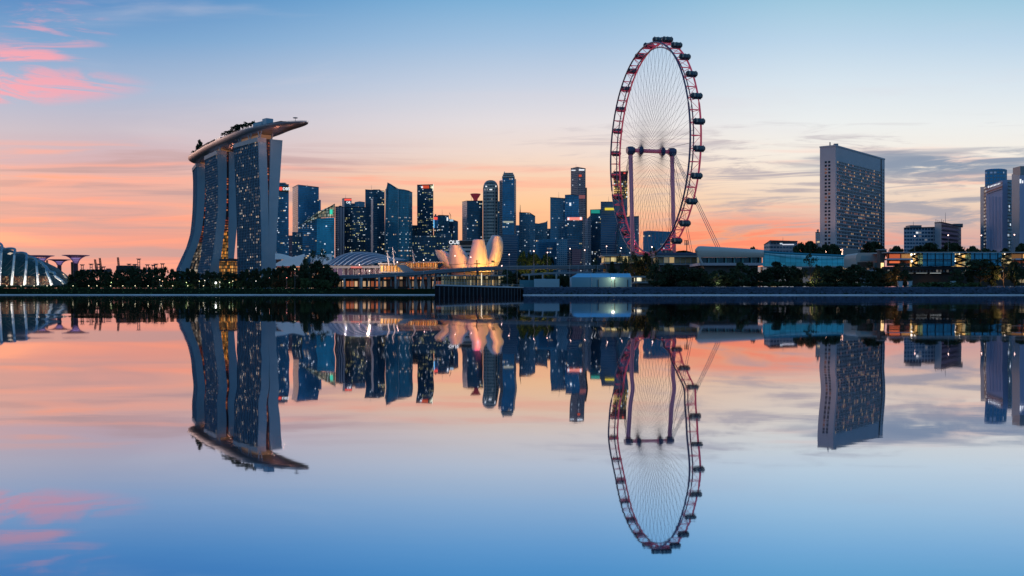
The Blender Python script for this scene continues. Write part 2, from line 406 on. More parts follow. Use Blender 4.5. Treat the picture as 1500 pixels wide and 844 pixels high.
# ------------------------------------------------------------ sea wall with fender piles, jutting out
def seawall():
    a = Vector((PX(637, 430), 430, 0)); b = Vector((PX(766, 552), 552, 0)); d = (b - a)
    t = thing('seawall', 'dark sea wall with upright fender piles curving out below the museum', 'seawall', (a + b) / 2)
    m = MB()
    za, zb = ZH(418.3, 430), ZH(421.8, 552)
    back = [(b.x + 2, b.y + 30), (PX(637, 690), 690)]
    m.prism([(a.x, a.y), (b.x, b.y), *back], -1, [za, zb, zb + .2, zb + .2], 0, 1)
    m.build('wall', [mat('black_wet_concrete', (.012, .013, .016), .9, noise=.4, nscale=.4, spec=.05), M_conc], t)
    c = MB(); n = d.normalized(); per = Vector((n.y, -n.x, 0))
    for i in range(1):
        c.wall(a + per * .5, b + per * .5, za - .1, za + .5, zb - .1, zb + .5)
        p, q2 = a + per * .5, b + per * .5
        c.face([(p.x, p.y, za + .5), (q2.x, q2.y, zb + .5), (b.x, b.y + 1, zb + .5), (a.x, a.y + 1, za + .5)])
    c.build('coping', M_pale, t)
    for i in range(24):
        k = (i + .5) / 24; p = a + d * k + per * 1.0; zt = za + (zb - za) * k
        f = MB(); f.tube((p.x, p.y, -1), (p.x, p.y, zt - .5), .28, n=5)
        f.build('fender_pile', mat('pile_wood', (.06, .065, .075), .8), t)
    r = MB(); rows = []
    for i in range(60):
        k = i / 59; p = a + d * k + per * .2; zt = za + (zb - za) * k
        r.tube((p.x, p.y, zt + .5), (p.x, p.y, zt + 1.6), .05, n=3)
    r.tube((a.x, a.y, za + 1.6), (b.x, b.y, zb + 1.6), .06, n=4)
    r.build('railing', M_steel, t)
seawall()

# ============================================================ THE THREE CURVED HOTEL TOWERS
M_panel = mat('blue_grey_panel', (.22, .37, .48), .35, .25, noise=.12, nscale=.05)
F_hot = facade('balcony_wall', 2.3, 3.35, (.002, .006, .014), (.02, .07, .12), .14, .22, .17, (1, .62, .34), (1, .8, .6), .3, .8, .0, .35, .6, .55, 1)
F_red = facade('lift_core_wall', 3.0, 3.35, (.02, .01, .02), (.03, .02, .03), .15, .25, .8, (1, .16, .06), (1, .30, .10), .3, .45, .2, .3, .5, 0, 2)
F_atr = facade('lit_atrium_glass', 2.2, 4.0, (.2, .09, .02), (.10, .04, .01), .10, .12, 1.2, (1, .33, .04), (1, .52, .15), .35, .62, .1, .3, .5, 0, 3)
def hotel_tower(oPx, oY, rdir, L, rows, label, atr_top, vis=True):
    r = Vector((*rdir, 0)).normalized(); e = Vector((-r.y, r.x, 0))
    if e.x > 0: e = -e
    ox, oy = PX(oPx, oY), oY
    k = (e.x - (ox / oY) * e.y) * F / oY
    O = Vector((ox, oy, 0))
    fine = []
    for (a, b) in zip(rows, rows[1:]):
        n = 5
        for i in range(n): fine.append([a[j] + (b[j] - a[j]) * i / n for j in range(5)])
    fine.append(list(rows[-1]))
    # smooth the outlines
    for _ in range(3):
        fine = [fine[0]] + [[fine[i][0]] + [(fine[i-1][j] + fine[i][j] + fine[i+1][j]) / 3 for j in range(1, 5)] for i in range(1, len(fine) - 1)] + [fine[-1]]
    prof = []
    for py, *px in fine:
        prof.append((ZH(py, oY), [(p - oPx) / k for p in px]))
    t = thing('hotel_tower', label, 'hotel tower', (ox, oy, GZ), 'curved hotel towers under the rooftop deck')
    lo = GZ - 2
    prof[-1] = (lo, prof[-1][1])
    def pt(off, z, along=0.0):
        v = O + e * off + r * along; return (v.x, v.y, z)
    for who, (i0, i1) in (('east_wing', (0, 1)), ('west_wing', (2, 3))):
        m = MB()
        for (z1, o1), (z0, o0) in zip(prof, prof[1:]):
            a1, b1, a0, b0 = o1[i0], o1[i1], o0[i0], o0[i1]
            # long outer face
            m.face([pt(a0, z0, L), pt(a0, z0), pt(a1, z1), pt(a1, z1, L)], [(0, z0), (L, z0), (L, z1), (0, z1)], 1 if i0 == 0 else 0)
            m.face([pt(b0, z0), pt(b0, z0, L), pt(b1, z1, L), pt(b1, z1)], [(0, z0), (L, z0), (L, z1), (0, z1)], 1 if i0 else 0)
            m.face([pt(a0, z0), pt(b0, z0), pt(b1, z1), pt(a1, z1)], None, 0)
            m.face([pt(b0, z0, L), pt(a0, z0, L), pt(a1, z1, L), pt(b1, z1, L)], None, 0)
        z1, o1 = prof[0]
        m.face([pt(o1[i0], z1), pt(o1[i1], z1), pt(o1[i1], z1, L), pt(o1[i0], z1, L)], None, 0)
        m.build('wing', [M_panel, F_hot], t)
    # floor slabs and party walls standing proud of the long face
    m = MB(); z = prof[0][0] - 5
    def off_at(z, j):
        for (z1, o1), (z0, o0) in zip(prof, prof[1:]):
            if z0 <= z <= z1: f = (z - z0) / (z1 - z0); return o0[j] + (o1[j] - o0[j]) * f
        return prof[-1][1][j]
    zt = prof[0][0]
    nfl = int((zt - 10) / 3.35)
    for i in range(nfl):
        z = 8 + i * 3.35; a = off_at(z, 0)
        m.face([pt(a + .7, z + .05, L), pt(a + .7, z + .05), pt(a + .7, z + .45), pt(a + .7, z + .45, L)])
        m.face([pt(a + .7, z + .45, L), pt(a + .7, z + .45), pt(a - .2, z + .45), pt(a - .2, z + .45, L)])
        m.face([pt(a + .7, z - .3), pt(a - .2, z - .3), pt(a - .2, z + .45), pt(a + .7, z + .45)])
    for k_ in range(int(L / 4.6) + 1):
        al = min(L - .2, k_ * 4.6)
        for (z1, o1), (z0, o0) in zip(prof[:-1], prof[1:]):
            m.face([pt(o0[0] + .6, z0, al + .4), pt(o0[0] + .6, z0, al), pt(o1[0] + .6, z1, al), pt(o1[0] + .6, z1, al + .4)])
            m.face([pt(o0[0] + .6, z0, al), pt(o0[0] - .1, z0, al), pt(o1[0] - .1, z1, al), pt(o1[0] + .6, z1, al)])
    m.build('balcony_slabs', mat('slab_edge', (.12, .28, .42), .8, spec=.1), t)
    # top beam
    m = MB(); a = prof[0][1]
    q = [pt(a[0] + 1.0, 0, L), pt(a[0] + 1.0, 0, -.3), pt(a[1], 0, -.3), pt(a[1], 0, L)]
    m.prism([(p[0], p[1]) for p in q], zt - 4.5, zt + .6, 0, 0)
    m.build('parapet', M_pale, t)
    # recessed core between the wings, lift lights above, lit atrium below
    m = MB(); c = MB()
    for (z1, o1), (z0, o0) in zip(prof, prof[1:]):
        for mm, al in ((m, 2.5),):
            a1, b1, a0, b0 = o1[1], o1[2], o0[1], o0[2]
            mid = (z0 + z1) / 2
            tgt = c if mid < ZH(atr_top, oY) else m
            tgt.face([pt(a0, z0, al), pt(b0, z0, al), pt(b1, z1, al), pt(a1, z1, al)],
                     [(0, z0), (abs(a0 - b0), z0), (abs(a1 - b1), z1), (0, z1)], 0)
    m.build('lift_core', F_red, t); c.build('atrium', F_atr if atr_top == 338 else facade('dim_atrium', 2.2, 4.0, (.06, .04, .03), (.12, .10, .08), .10, .12, .9, (1, .62, .35), (1, .8, .6), .35, .35, .1, .3, .5, 0, 4), t)
    return t, O, r, e, prof
T3 = hotel_tower(378, 1200, (-.62, .785), 69, [
    (202, 378, 390, 396.5, 414.5), (253, 380, 392, 395.4, 411), (287, 381.5, 393, 394.2, 408.5), (339, 383, 394, 394.1, 406), (396, 383.5, 394, 394.1, 404)],
    'nearest and widest of the three curved hotel towers, right end under the deck tip', 440)
T2 = hotel_tower(318.4, 1310, (-.5, .866), 66, [
    (221, 318.4, 332, 335.6, 348.5), (253, 319.5, 332.3, 335.6, 348.5), (305, 319.7, 332, 335.4, 348), (339, 316.3, 328.6, 334.8, 347), (376, 312, 323.8, 334.6, 343), (398, 307, 320.5, 334.4, 342)],
    'middle one of the three curved hotel towers, orange lit atrium at its foot', 338)
T1 = hotel_tower(288, 1440, (-.38, .925), 60, [
    (240, 288, 300, 303, 316), (262, 289.3, 300.6, 303, 316), (305, 288.5, 299.8, 303, 316), (339, 285.2, 295.6, 303, 316), (360, 279, 289.5, 303, 316), (376, 271.8, 283, 303, 316), (397, 262, 276.5, 303, 316)],
    'farthest of the three curved hotel towers, sweeping out leftwards to its base', 356)
# lit lobby between the second and third towers
t = thing('hotel_lobby', 'orange lit glass lobby low between the middle and nearest curved towers', 'lobby', (PX(331, 1260), 1260, GZ))
m = MB(); yl = 1262
q = [(PX(321, yl), yl), (PX(341, yl - 6), yl - 6), (PX(341, yl) + 2, yl + 14), (PX(321, yl) + 2, yl + 16)]
m.prism(q, GZ, ZH(383, yl), 0, 1); m.build('glass_wall', [F_atr, M_roof], t)
m = MB(); q = [(PX(322, yl), yl - 2), (PX(342, yl - 6), yl - 8), (PX(342, yl) + 2, yl + 14), (PX(322, yl) + 2, yl + 16)]
m.prism(q, ZH(382.7, yl), ZH(379, yl), 0, 0); m.build('roof', M_roof, t)

# ------------------------------------------------------------ the long rooftop deck
def catmull(pts, n=8):
    out = []; P_ = [pts[0]] + list(pts) + [pts[-1]]
    for i in range(1, len(P_) - 2):
        p0, p1, p2, p3 = [Vector(p) for p in P_[i - 1:i + 3]]
        for k in range(n):
            t = k / n
            out.append(.5 * ((2 * p1) + (p2 - p0) * t + (2 * p0 - 5 * p1 + 4 * p2 - p3) * t * t + (3 * p1 - p0 - 3 * p2 + p3) * t ** 3))
    out.append(Vector(pts[-1])); return out
cen = catmull([(-463, 1508, 0), (-443, 1470, 0), (-399, 1386, 0), (-351, 1306, 0), (-314, 1252, 0), (-290, 1225, 0), (-267, 1202, 0), (-236.5, 1184, 0)], 7)
dk = thing('rooftop_deck', 'long boat-shaped rooftop deck spanning the three curved hotel towers', 'rooftop deck', tuple(cen[len(cen) // 2][:2]) + (195,))
N = len(cen); ZD = 197.5
cum = [0]
for i in range(1, N): cum.append(cum[-1] + (cen[i] - cen[i - 1]).length)
TOT = cum[-1]
def halfw(s):
    u = s / TOT
    a = min(1, (u / .10)) ; b = min(1, (1 - u) / .34)
    return 1.2 + 18.5 * math.sqrt(max(0, 1 - (1 - a) ** 2)) * math.sqrt(max(0, 1 - (1 - b) ** 2.2))
def depth(s):
    u = s / TOT; b = min(1, max(0, 1 - u) / .30); a = min(1, u / .12)
    return 1.6 + 10.4 * b ** .5 * (1 - (1 - a) ** 2)
rows = []; top = []; frames = []
for i, c in enumerate(cen):
    d = (cen[min(i + 1, N - 1)] - cen[max(i - 1, 0)]).normalized(); nrm = Vector((d.y, -d.x, 0))
    w, dp = halfw(cum[i]), depth(cum[i]); frames.append((c, d, nrm, w))
    r = []
    zt = ZD + 2.0 * max(0, (cum[i] / TOT - .6) / .4) + .8
    for k in range(13):
        th = math.pi * k / 12
        r.append(tuple(c + nrm * (w * math.cos(th)) + Vector((0, 0, zt - 2.2 * min(1, 4 * math.sin(th)) * (dp / 12) - dp * .85 * (math.sin(th) ** 1.0)))))
    rows.append(r); top.append((tuple(c + nrm * (w - .8) + Vector((0, 0, zt - 1.0))), tuple(c - nrm * (w - .8) + Vector((0, 0, zt - 1.0)))))
m = MB(); m.grid(rows, 0, True)
m.build('hull', mat('hull_panels', (.40, .38, .43), .38, .75, noise=.15, nscale=.08), dk)
m = MB()
for (a, b), (c2, d2) in zip(top, top[1:]): m.face([a, c2, d2, b])
m.build('deck_floor', M_roof, dk)
m = MB(); m.path([tuple(f[0] + f[2] * (f[3] - .2) + Vector((0, 0, ZD + 1.4 + 2 * max(0, (cum[i] / TOT - .6) / .4)))) for i, f in enumerate(frames)], .18, 4)
m.path([tuple(f[0] - f[2] * (f[3] - .2) + Vector((0, 0, ZD + 1.4 + 2 * max(0, (cum[i] / TOT - .6) / .4)))) for i, f in enumerate(frames)], .18, 4)
m.build('railing', M_steel, dk)
def at_u(u, side=0.0, dz=0.0):
    s = u * TOT
    for i in range(N - 1):
        if cum[i] <= s <= cum[i + 1]: f = (s - cum[i]) / (cum[i + 1] - cum[i]); break
    c = cen[i].lerp(cen[i + 1], f); return c + frames[i][2] * side + Vector((0, 0, ZD + dz)), frames[i][1]
def at_px(px, side=0.0, dz=0.0):
    best = min((k / 200 for k in range(200)), key=lambda u: abs(750 + 1500 * at_u(u, side)[0].x / at_u(u, side)[0].y - px))
    return at_u(best, side, dz)
# pavilions standing on the deck
M_redbr = mat('red_brown_wall', (.22, .08, .07), .7)
for px, side, dims, mm, nm in ((385, 6, (20, 14, 7.5), M_panel, 'pavilion'), (392, 8, (10, 9, 10), M_panel, 'pavilion'), (379, 8, (8, 8, 6), M_pale, 'pavilion'), (407, 4, (26, 10, 4.2), M_redbr, 'canopy'), (420, 3, (14, 8, 3), M_roof, 'canopy'),
                          (303, 11, (46, 6, 4.6), M_redbr, 'canopy'), (313, 11, (30, 6, 4.2), M_redbr, 'canopy'), (322, 11, (24, 6, 3.6), M_panel, 'canopy'), (345, 11, (30, 5, 3.0), M_dark, 'canopy')):
    p, d = at_px(px, side, dims[2] / 2 + (2.2 if px < 375 else .5)); m = MB(); m.box(p, dims, math.atan2(d.y, d.x)); m.build(nm, mm, dk)
for px, yy, e in ((398, 1196, 14000), (414, 1190, 12000), (337, 1306, 8000), (302, 1440, 5000)):
    l = bpy.data.lights.new('deck_uplight', 'POINT'); l.energy = e * .14; l.color = (1, .36, .20); l.shadow_soft_size = 3
    o = bpy.data.objects.new('deck_uplight', l); COL.objects.link(o); o.location = (PX(px, yy), yy, 172 if px > 410 else 184)
p, d = at_px(433, 0, 0); m = MB(); m.tube(p + Vector((0, 0, 1)), p + Vector((0, 0, 8)), .25, n=5); m.ball(p + Vector((0, 0, 8.4)), 3.2, 8, 4, sz=.2); m.build('lookout_canopy', M_steel, dk)
# struts between towers and hull
for (tt, O, r, e, prof), L in ((T3, 69), (T2, 66), (T1, 60)):
    z = prof[0][0]; o = prof[0][1]
    for al in (6, L * .5, L - 6):
        for oo in (o[0] - 5, o[2] - 4):
            b = O + e * oo + r * al; m = MB()
            for sgn in (-1, 1): m.tube((b.x, b.y, z - .5), (b.x + sgn * r.x * 5, b.y + sgn * r.y * 5, z + 9), .7, n=5)
            m.build('support_strut', M_pale, dk)
    cc = O + e * ((o[1] + o[2]) / 2) + r * (L / 2)
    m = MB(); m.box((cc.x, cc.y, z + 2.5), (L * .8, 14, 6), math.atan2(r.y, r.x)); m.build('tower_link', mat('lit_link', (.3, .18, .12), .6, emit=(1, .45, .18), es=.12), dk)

# ============================================================ OFFICE TOWERS
FC = {}
def fc(k):
    if k in FC: return FC[k]
    z = dict(
        blue=dict(cw=2.6, ch=3.4, glass=(.02, .13, .25), frame=(.03, .12, .19), lit=.05, seed=11),
        blue2=dict(cw=3.2, ch=3.6, glass=(.015, .10, .19), frame=(.02, .085, .14), lit=.09, seed=12, mu=.06, mv=.2),
        teal=dict(cw=3.0, ch=3.8, glass=(.02, .20, .32), frame=(.025, .16, .24), lit=.05, seed=13, metal=.7, mu=.05),
        sail=dict(cw=2.6, ch=3.2, glass=(.02, .15, .23), frame=(.03, .13, .19), lit=.06, seed=14, mu=.2, warm=(1, .66, .35)),
        dark=dict(cw=2.8, ch=3.4, glass=(.012, .07, .13), frame=(.02, .065, .10), lit=.09, seed=15, warm=(1, .8, .35)),
        dots=dict(cw=2.8, ch=3.3, glass=(.01, .065, .12), frame=(.018, .06, .10), lit=.17, seed=16, warm=(.95, .9, .4), mu=.2, mv=.25, coolf=.15),
        stripe=dict(cw=60, ch=4.2, glass=(.015, .06, .12), frame=(.10, .15, .22), lit=.0, seed=17, mu=0, mv=.28),
        wstripe=dict(cw=80, ch=6.0, glass=(.02, .03, .045), frame=(.62, .62, .63), lit=.0, seed=18, mu=0, mv=.26),
        pale=dict(cw=3.2, ch=4.0, glass=(.03, .07, .11), frame=(.44, .44, .50), lit=.03, seed=19, mu=.28, mv=.2, metal=.3),
        pier=dict(cw=6.0, ch=400, glass=(.06, .06, .09), frame=(.58, .50, .54), lit=0, seed=20, mu=.28, mv=0, metal=.2),
        grey=dict(cw=3.0, ch=3.6, glass=(.02, .10, .17), frame=(.10, .18, .25), lit=.04, seed=21, mu=.16, mv=.22),
        grid=dict(cw=3.4, ch=3.6, glass=(.015, .10, .18), frame=(.12, .23, .32), lit=.05, seed=22, mu=.14, mv=.24),
        pinkg=dict(cw=3.4, ch=3.6, glass=(.05, .02, .04), frame=(.24, .15, .19), lit=.05, seed=23, mu=.2, mv=.26),
        brown=dict(cw=4.6, ch=4.2, glass=(.03, .03, .05), frame=(.42, .30, .30), lit=.03, seed=24, mu=.16, mv=.22),
        yell=dict(cw=3.2, ch=4.4, glass=(.1, .07, .02), frame=(.12, .08, .04), lit=1.2, seed=25, es=.9, band=0, warm=(1, .66, .22)),
        whiteh=dict(cw=3.3, ch=3.2, glass=(.02, .025, .04), frame=(.36, .37, .41), lit=.16, seed=26, mu=.22, mv=.24, warm=(1, .6, .3)),
        arc=dict(cw=5.0, ch=7.0, glass=(.10, .03, .02), frame=(.05, .04, .05), lit=.85, seed=27, es=.55, band=.2, mu=.12, mv=.12, warm=(1, .45, .22)),
        shop=dict(cw=3.0, ch=5.0, glass=(.12, .06, .03), frame=(.06, .04, .03), lit=1.0, seed=28, es=.9, band=.1, warm=(1, .55, .22)),
    )[k]
    FC[k] = facade('facade_' + k, **z); return FC[k]
rt = random.Random(11)
def tower(label, line, tops, depth, mats, name='office_tower', cat='office tower', roof=True, z0=None, backtop=None, group=None, plant=None):
    """line: the walls one sees from left to right; tops: their top rows in the photograph"""
    if not hasattr(tops, '__len__'): tops = [tops] * len(line)
    if not isinstance(mats, (list, tuple)): mats = [mats] * (len(line) - 1)
    mats = [fc(k) if isinstance(k, str) else k for k in mats]
    mats = mats + [mats[-1]] * (len(line) - 1 - len(mats))
    pts = [(PX(p, y), y) for p, y in line]; zs = [ZH(t, y) for t, (p, y) in zip(tops, line)]
    (ax, ay), (bx, by) = pts[0], pts[-1]
    ymax = max(ay, by)
    back = [(bx * (by + depth) / by, by + depth), (ax * (ay + depth) / ay, ay + depth)]
    bt = [backtop or zs[-1], backtop or zs[0]]
    loc = ((ax + bx) / 2, (ay + by) / 2 + depth / 2, GZ)
    t = thing(name, label, cat, loc, group)
    m = MB(); ms = list(dict.fromkeys(mats)); mi = [ms.index(x) for x in mats]
    m.prism(pts + back, z0 or GZ - .2, zs + bt, 0, len(ms), mi + [mi[-1], 0, mi[0]])
    m.build('facade', ms + [M_roof], t)
    if roof:
        w = abs(bx - ax); zt = max(zs) if len(set(tops)) == 1 else min(zs)
        if plant is None: plant = rt.choice([1, 1, 2])
        r = MB(); cx = (ax + bx) / 2 * (1 + depth / 2 / ((ay + by) / 2))
        for i in range(plant):
            ww = w * rt.uniform(.2, .4); hh = rt.uniform(2.5, 5)
            cx = ((ax + bx) / 2 + w * rt.uniform(-.22, .22)) * (1 + depth / 2 / ((ay + by) / 2))
            kk = 1 + depth / 2 / ((ay + by) / 2); cx = max(ax * kk + ww / 2 + 1, min(bx * kk - ww / 2 - 1, cx)) if w > 12 else cx
            r.box((cx, loc[1] + rt.uniform(-2, 2), zt + hh / 2 - .3 + i * .01), (ww, depth * .3, hh))
        if rt.random() < .6: r.tube((cx, loc[1], zt), (cx, loc[1], zt + rt.uniform(8, 16)), .35, .12, n=4)
        r.build('roof_plant', M_steel, t)
        e = MB()
        for a, b, za, zb in zip(pts, pts[1:], zs, zs[1:]):
            e.tube((a[0], a[1] - .3, za + .2), (b[0], b[1] - .3, zb + .2), .55, n=4)
        e.build('parapet', M_dark, t)
    t['_top'] = max(zs); return t
def bar(t, px0, px1, py0, py1, Y, m, name='sign'):
    q = MB(); q.box((PX((px0 + px1) / 2, Y), Y, ZH((py0 + py1) / 2, Y)), ((px1 - px0) / F * Y, .8, (py1 - py0) / F * Y)); return q.build(name, m, t)

t = tower('glass tower with red and white lettering, right against the nearest curved hotel tower', [(396, 2060), (423, 2040)], [270.5, 270.5], 40, ['blue2'])
bar(t, 408, 422.4, 272.5, 281, 2037, mat('sign_panel', (.10, .07, .03), .6))
text('DBS', 7.8, P(414.2, 278.6, 2035.5), 0, M_wsign, t)
q = MB(); c = P(411.2, 276.5, 2035.5); q.tube((c.x, c.y, c.z), (c.x, c.y + .6, c.z), 4.0, n=6); q.build('red_emblem', M_red, t)
t = tower('broad dark blue slab tower with pale left flank and slanted roofline', [(428.5, 2120), (436.5, 2060), (467, 2090)], [275, 271, 274.5], 50, ['pale', 'blue'])
tower('lower shoulder block stepping down right of the pale flanked slab tower', [(462, 2095), (470, 2100)], [293, 293], 40, ['blue'], roof=False)
# wedge-roofed glass tower
t = tower('glass tower with a lit lattice roof sloping up to the right', [(443, 1960), (464, 1955), (490, 1975)], [329, 320, 318.5], 46, ['blue2', 'teal'], roof=False)
m = MB(); Yw = 1952
A, B_, C_ = P(438, 331, Yw), P(490, 299, Yw), P(490, 318, Yw)
m.face([P(440, 329.5, Yw), P(465, 319.5, Yw), P(490, 318, Yw), P(490, 299.5, Yw), P(466, 310, Yw)], [(0, 0), (20, 14), (60, 14), (60, 34), (20, 24)], 0)
m.build('roof_screen', facade('lit_screen', 4, 5, (.25, .22, .14), (.10, .10, .08), .1, .1, 1.3, (1, .82, .52), (.75, .9, .85), .4, .42, .1, .4, .5, 0, 31), t)
m = MB()
for i in range(13):
    px = 442 + i * 4; py = 329 - (px - 440) * .6
    m.tube(P(px, py + .3, Yw - 1), P(px, max(py + 8 if px < 460 else 319, py + 1), Yw - 1), .45, n=4)
m.tube(P(438, 331, Yw - 1), P(490.5, 299, Yw - 1), .9, n=4); m.tube(P(490, 299, Yw - 1), P(490, 319, Yw - 1), .7, n=4)
m.build('roof_truss', mat('green_grey_steel', (.10, .13, .12), .5), t)
bar(t, 483, 487, 307, 314, Yw - 2, mat('green_sign', (.05, .4, .3), .5, emit=(.05, .8, .5), es=.8))
tower('slim twin pier tower in pinkish concrete beside the lattice roofed tower', [(491, 2150), (496, 2150), (505, 2160)], [303, 303, 304], 36, ['brown', 'pier'])
t = tower('pinkish banded tower with a red topped sign face', [(501, 2230), (504.5, 2220), (515, 2220)], [291.8, 291, 291], 36, ['pale', 'dark'])
bar(t, 504.6, 514.8, 291.3, 294, 2217, M_red, 'crown_light'); text('OB', 6.5, P(507.2, 298, 2216), 0, M_wsign, t)
t = tower('round topped low blue tower behind the banded offices', [(519.5, 2400), (527, 2390), (534.5, 2400)], [296, 295, 296], 36, ['grey'], roof=False)
tower('office block with bright scattered windows, low left of the dark twin slab', [(505, 2190), (536, 2185)], [304, 304], 36, ['dots'])
tower('small stepped block wedged behind the bright windowed offices', [(513, 2260), (521, 2260)], [298, 298], 30, ['grey'], roof=False)
t = tower('flat topped dark blue twin slab left of the sail shaped tower', [(535, 2100), (563.5, 2110)], [278, 280], 44, ['dark'])
tower('slim grey slab standing in front of the dark twin slab', [(543.5, 2030), (546.5, 2022), (553, 2030)], [294, 290, 288], 24, [M_panel, 'grey'], roof=False)
# the sail towers
t = tower('taller sail shaped glass tower rising to a curved point', [(564.5, 2010), (583.5, 1990)], [277, 277], 42, ['sail'], roof=False)
m = MB(); Ys = 2009
outl = [(563.9, 372), (564.2, 330), (565, 300), (566.2, 282), (568, 267.5)]
top_ = [(568, 267.5), (572, 270), (577, 273.2), (583.5, 277.2)]
poly = [P(564.5, 281, Ys)] + [P(a, b, Ys) for a, b in top_]
m.face([poly[0], P(583.5, 281, Ys - 18), poly[4] + Vector((0, -18, 0)), poly[3] + Vector((0, -12, 0)), poly[2] + Vector((0, -6, 0)), poly[1]], [(0, 260), (25, 260), (25, 264), (17, 270), (10, 274), (4, 278)])
m.build('crest', fc('sail'), t)
m = MB(); m.path([P(a, b, Ys - 3) for a, b in outl + top_[1:]], .8, 4); m.build('edge_fin', M_pale, t)
t = tower('curved top glass tower joined right of the sail shaped tower', [(583.5, 1985), (592, 1980), (599, 1983), (604, 1996)], [277.3, 278.4, 280, 282.6], 42, ['sail'], roof=False)
m = MB(); m.path([P(583.7, 277, 1982), P(592, 278, 1977), P(599, 279.6, 1980), P(604, 282.3, 1993)], .6, 4); m.path([P(583.5, 277, 1983), P(583.5, 372, 1983)], .5, 4); m.build('edge_fin', M_pale, t)
tower('low dark block filling the gap right of the sail shaped towers', [(603, 2100), (612, 2100)], [330, 330], 40, ['dots'], roof=False)
t = tower('tall dark tower with red and white roof logo and yellow lit floors', [(611, 2080), (634.8, 2070)], [271.2, 270.6], 40, ['dots'])
bar(t, 618, 628.5, 271.8, 276, 2067, mat('dim_red_sign', (.3, .03, .02), .5, emit=(1, .12, .04), es=.55)); q = MB(); q.ball(P(618.2, 274.3, 2066), 2.1); q.build('logo', M_wsign, t)
q = MB(); q.tube(P(634, 280, 2068), P(635, 270, 2068), .7, n=4); q.ball(P(633, 274.5, 2067), 1.8, sz=1.5); q.build('roof_fin', mat('cream_light', (.7, .7, .5), .5, emit=(1, .95, .7), es=.9), t)
t = tower('low tower with red box sign, joined right of the red logo tower', [(635.5, 2150), (641.5, 2145)], [316.5, 316.5], 36, ['blue']); bar(t, 635.6, 640.8, 318, 322, 2142, M_red)
bar(t, 634.6, 636.4, 322, 334, 2141, mat('blue_strip_light', (.1, .3, .6), .5, emit=(.15, .55, 1), es=.9), 'light_strip')
t = tower('flat roofed blue block with a white sign at its upper corner', [(641.5, 2130), (657.5, 2125)], [315.5, 316], 36, ['blue']); bar(t, 654.3, 656.3, 318.5, 323.5, 2122, M_wsign)
t = tower('stepped dark block with a slender crane, left of the striped concrete tower', [(657, 2200), (664, 2195), (671, 2195)], [321, 322.5, 325], 36, ['dark'])
q = MB(); q.tube(P(661, 322, 2200), P(658.5, 312, 2200), .4, n=4); q.tube(P(658.3, 311.5, 2200), P(661, 317, 2200), .3, n=4); q.build('crane_jib', M_dark, t)
bar(t, 658.5, 664, 321.5, 324.5, 2192, mat('pale_blue_sign', (.2, .3, .4), .5, emit=(.5, .8, 1), es=.6))
# funnel crowned tower
t = tower('striped concrete tower with a red funnel crown', [(677, 2120), (684, 2090), (707, 2095)], [296, 294.5, 294.5], 40, ['pale', 'dark'], plant=1)
m = MB(); c = P(696.5, 0, 2100); M_fun = mat('red_funnel', (.42, .06, .09), .5, emit=(1, .10, .16), es=.10)
prof_ = [(301, 5.0), (295, 4.2), (291.5, 4.6), (288, 8.0), (284.2, 11.0), (284, 10.0)]
m.grid([[(c.x + r_ * math.cos(a), 2100 + r_ * math.sin(a), ZH(py, 2100)) for a in (2 * math.pi * k / 10 for k in range(11))] for py, r_ in prof_], 0, False)
m.build('funnel_crown', M_fun, t)
# domed, ribbed tower
def round_tower(label, pxc, half, Y, pytop, shoulder, mfront, name='office_tower'):
    cx = PX(pxc, Y); w = half / F * Y; t = thing(name, label, 'office tower', (cx, Y + w, GZ)); m = MB()
    zs, zt = ZH(shoulder, Y), ZH(pytop, Y)
    n = 12; ring = [(cx + w * math.cos(a) * (1.0), Y + w * .6 - w * .6 * math.sin(a)) for a in (math.pi * 2 * k / n for k in range(n + 1))]
    lv = [(GZ, 1)] + [(zs + (zt - zs) * math.sin(x * math.pi / 2), math.cos(x * math.pi / 2) * .72 + .28) for x in (0, .25, .5, .75, 1)]
    for (z0, k0), (z1, k1) in zip(lv, lv[1:]):
        for i in range(n):
            a, b = ring[i], ring[i + 1]; L = math.hypot(a[0] - b[0], a[1] - b[1])
            def s_(p, k): return (cx + (p[0] - cx) * k, Y + w * .6 + (p[1] - Y - w * .6) * k)
            A0, B0, A1, B1 = s_(a, k0), s_(b, k0), s_(a, k1), s_(b, k1)
            m.face([(*B0, z0), (*A0, z0), (*A1, z1), (*B1, z1)], [((i + 1) * L, z0), (i * L, z0), (i * L, z1), ((i + 1) * L, z1)], 0, True)
    m.face([(cx + (p[0] - cx) * .28, Y + w * .6 + (p[1] - Y - w * .6) * .28, zt) for p in ring[:-1]], None, 1)
    m.build('facade', [mfront, M_roof], t); return t, cx, w
t, cx, w_ = round_tower('round shouldered pale tower with ribbed sides and dark floor bands', 718.5, 11.2, 2060, 263.5, 276, facade('ribbed', 3.2, 6.5, (.02, .035, .05), (.50, .50, .46), .05, .24, .05, (1, .95, .8), (1, 1, 1), .5, .6, .3, .3, .5, .5, 41))
m = MB()
for px in (708.2, 712, 725, 728.8): m.tube(P(px, 392, 2058), P(px, 276, 2058), .9, n=4)
m.path([P(708.2, 276, 2057), P(710.5, 270, 2057), P(714, 265.5, 2057), P(723, 265.5, 2057), P(726.5, 270, 2057), P(728.8, 276, 2057)], .8, 4); m.build('edge_rib', M_pale, t)
bar(t, 711, 713.4, 272.3, 274, 2055, M_wsign, 'lamp'); bar(t, 725.6, 727.2, 272, 274, 2055, M_wsign, 'lamp'); bar(t, 717, 721, 277, 278.6, 2055, M_wsign)
tower('slim teal glass slab wedged between the ribbed and octagonal towers', [(727, 2200), (736, 2200)], [294, 296], 36, ['teal'], roof=False)
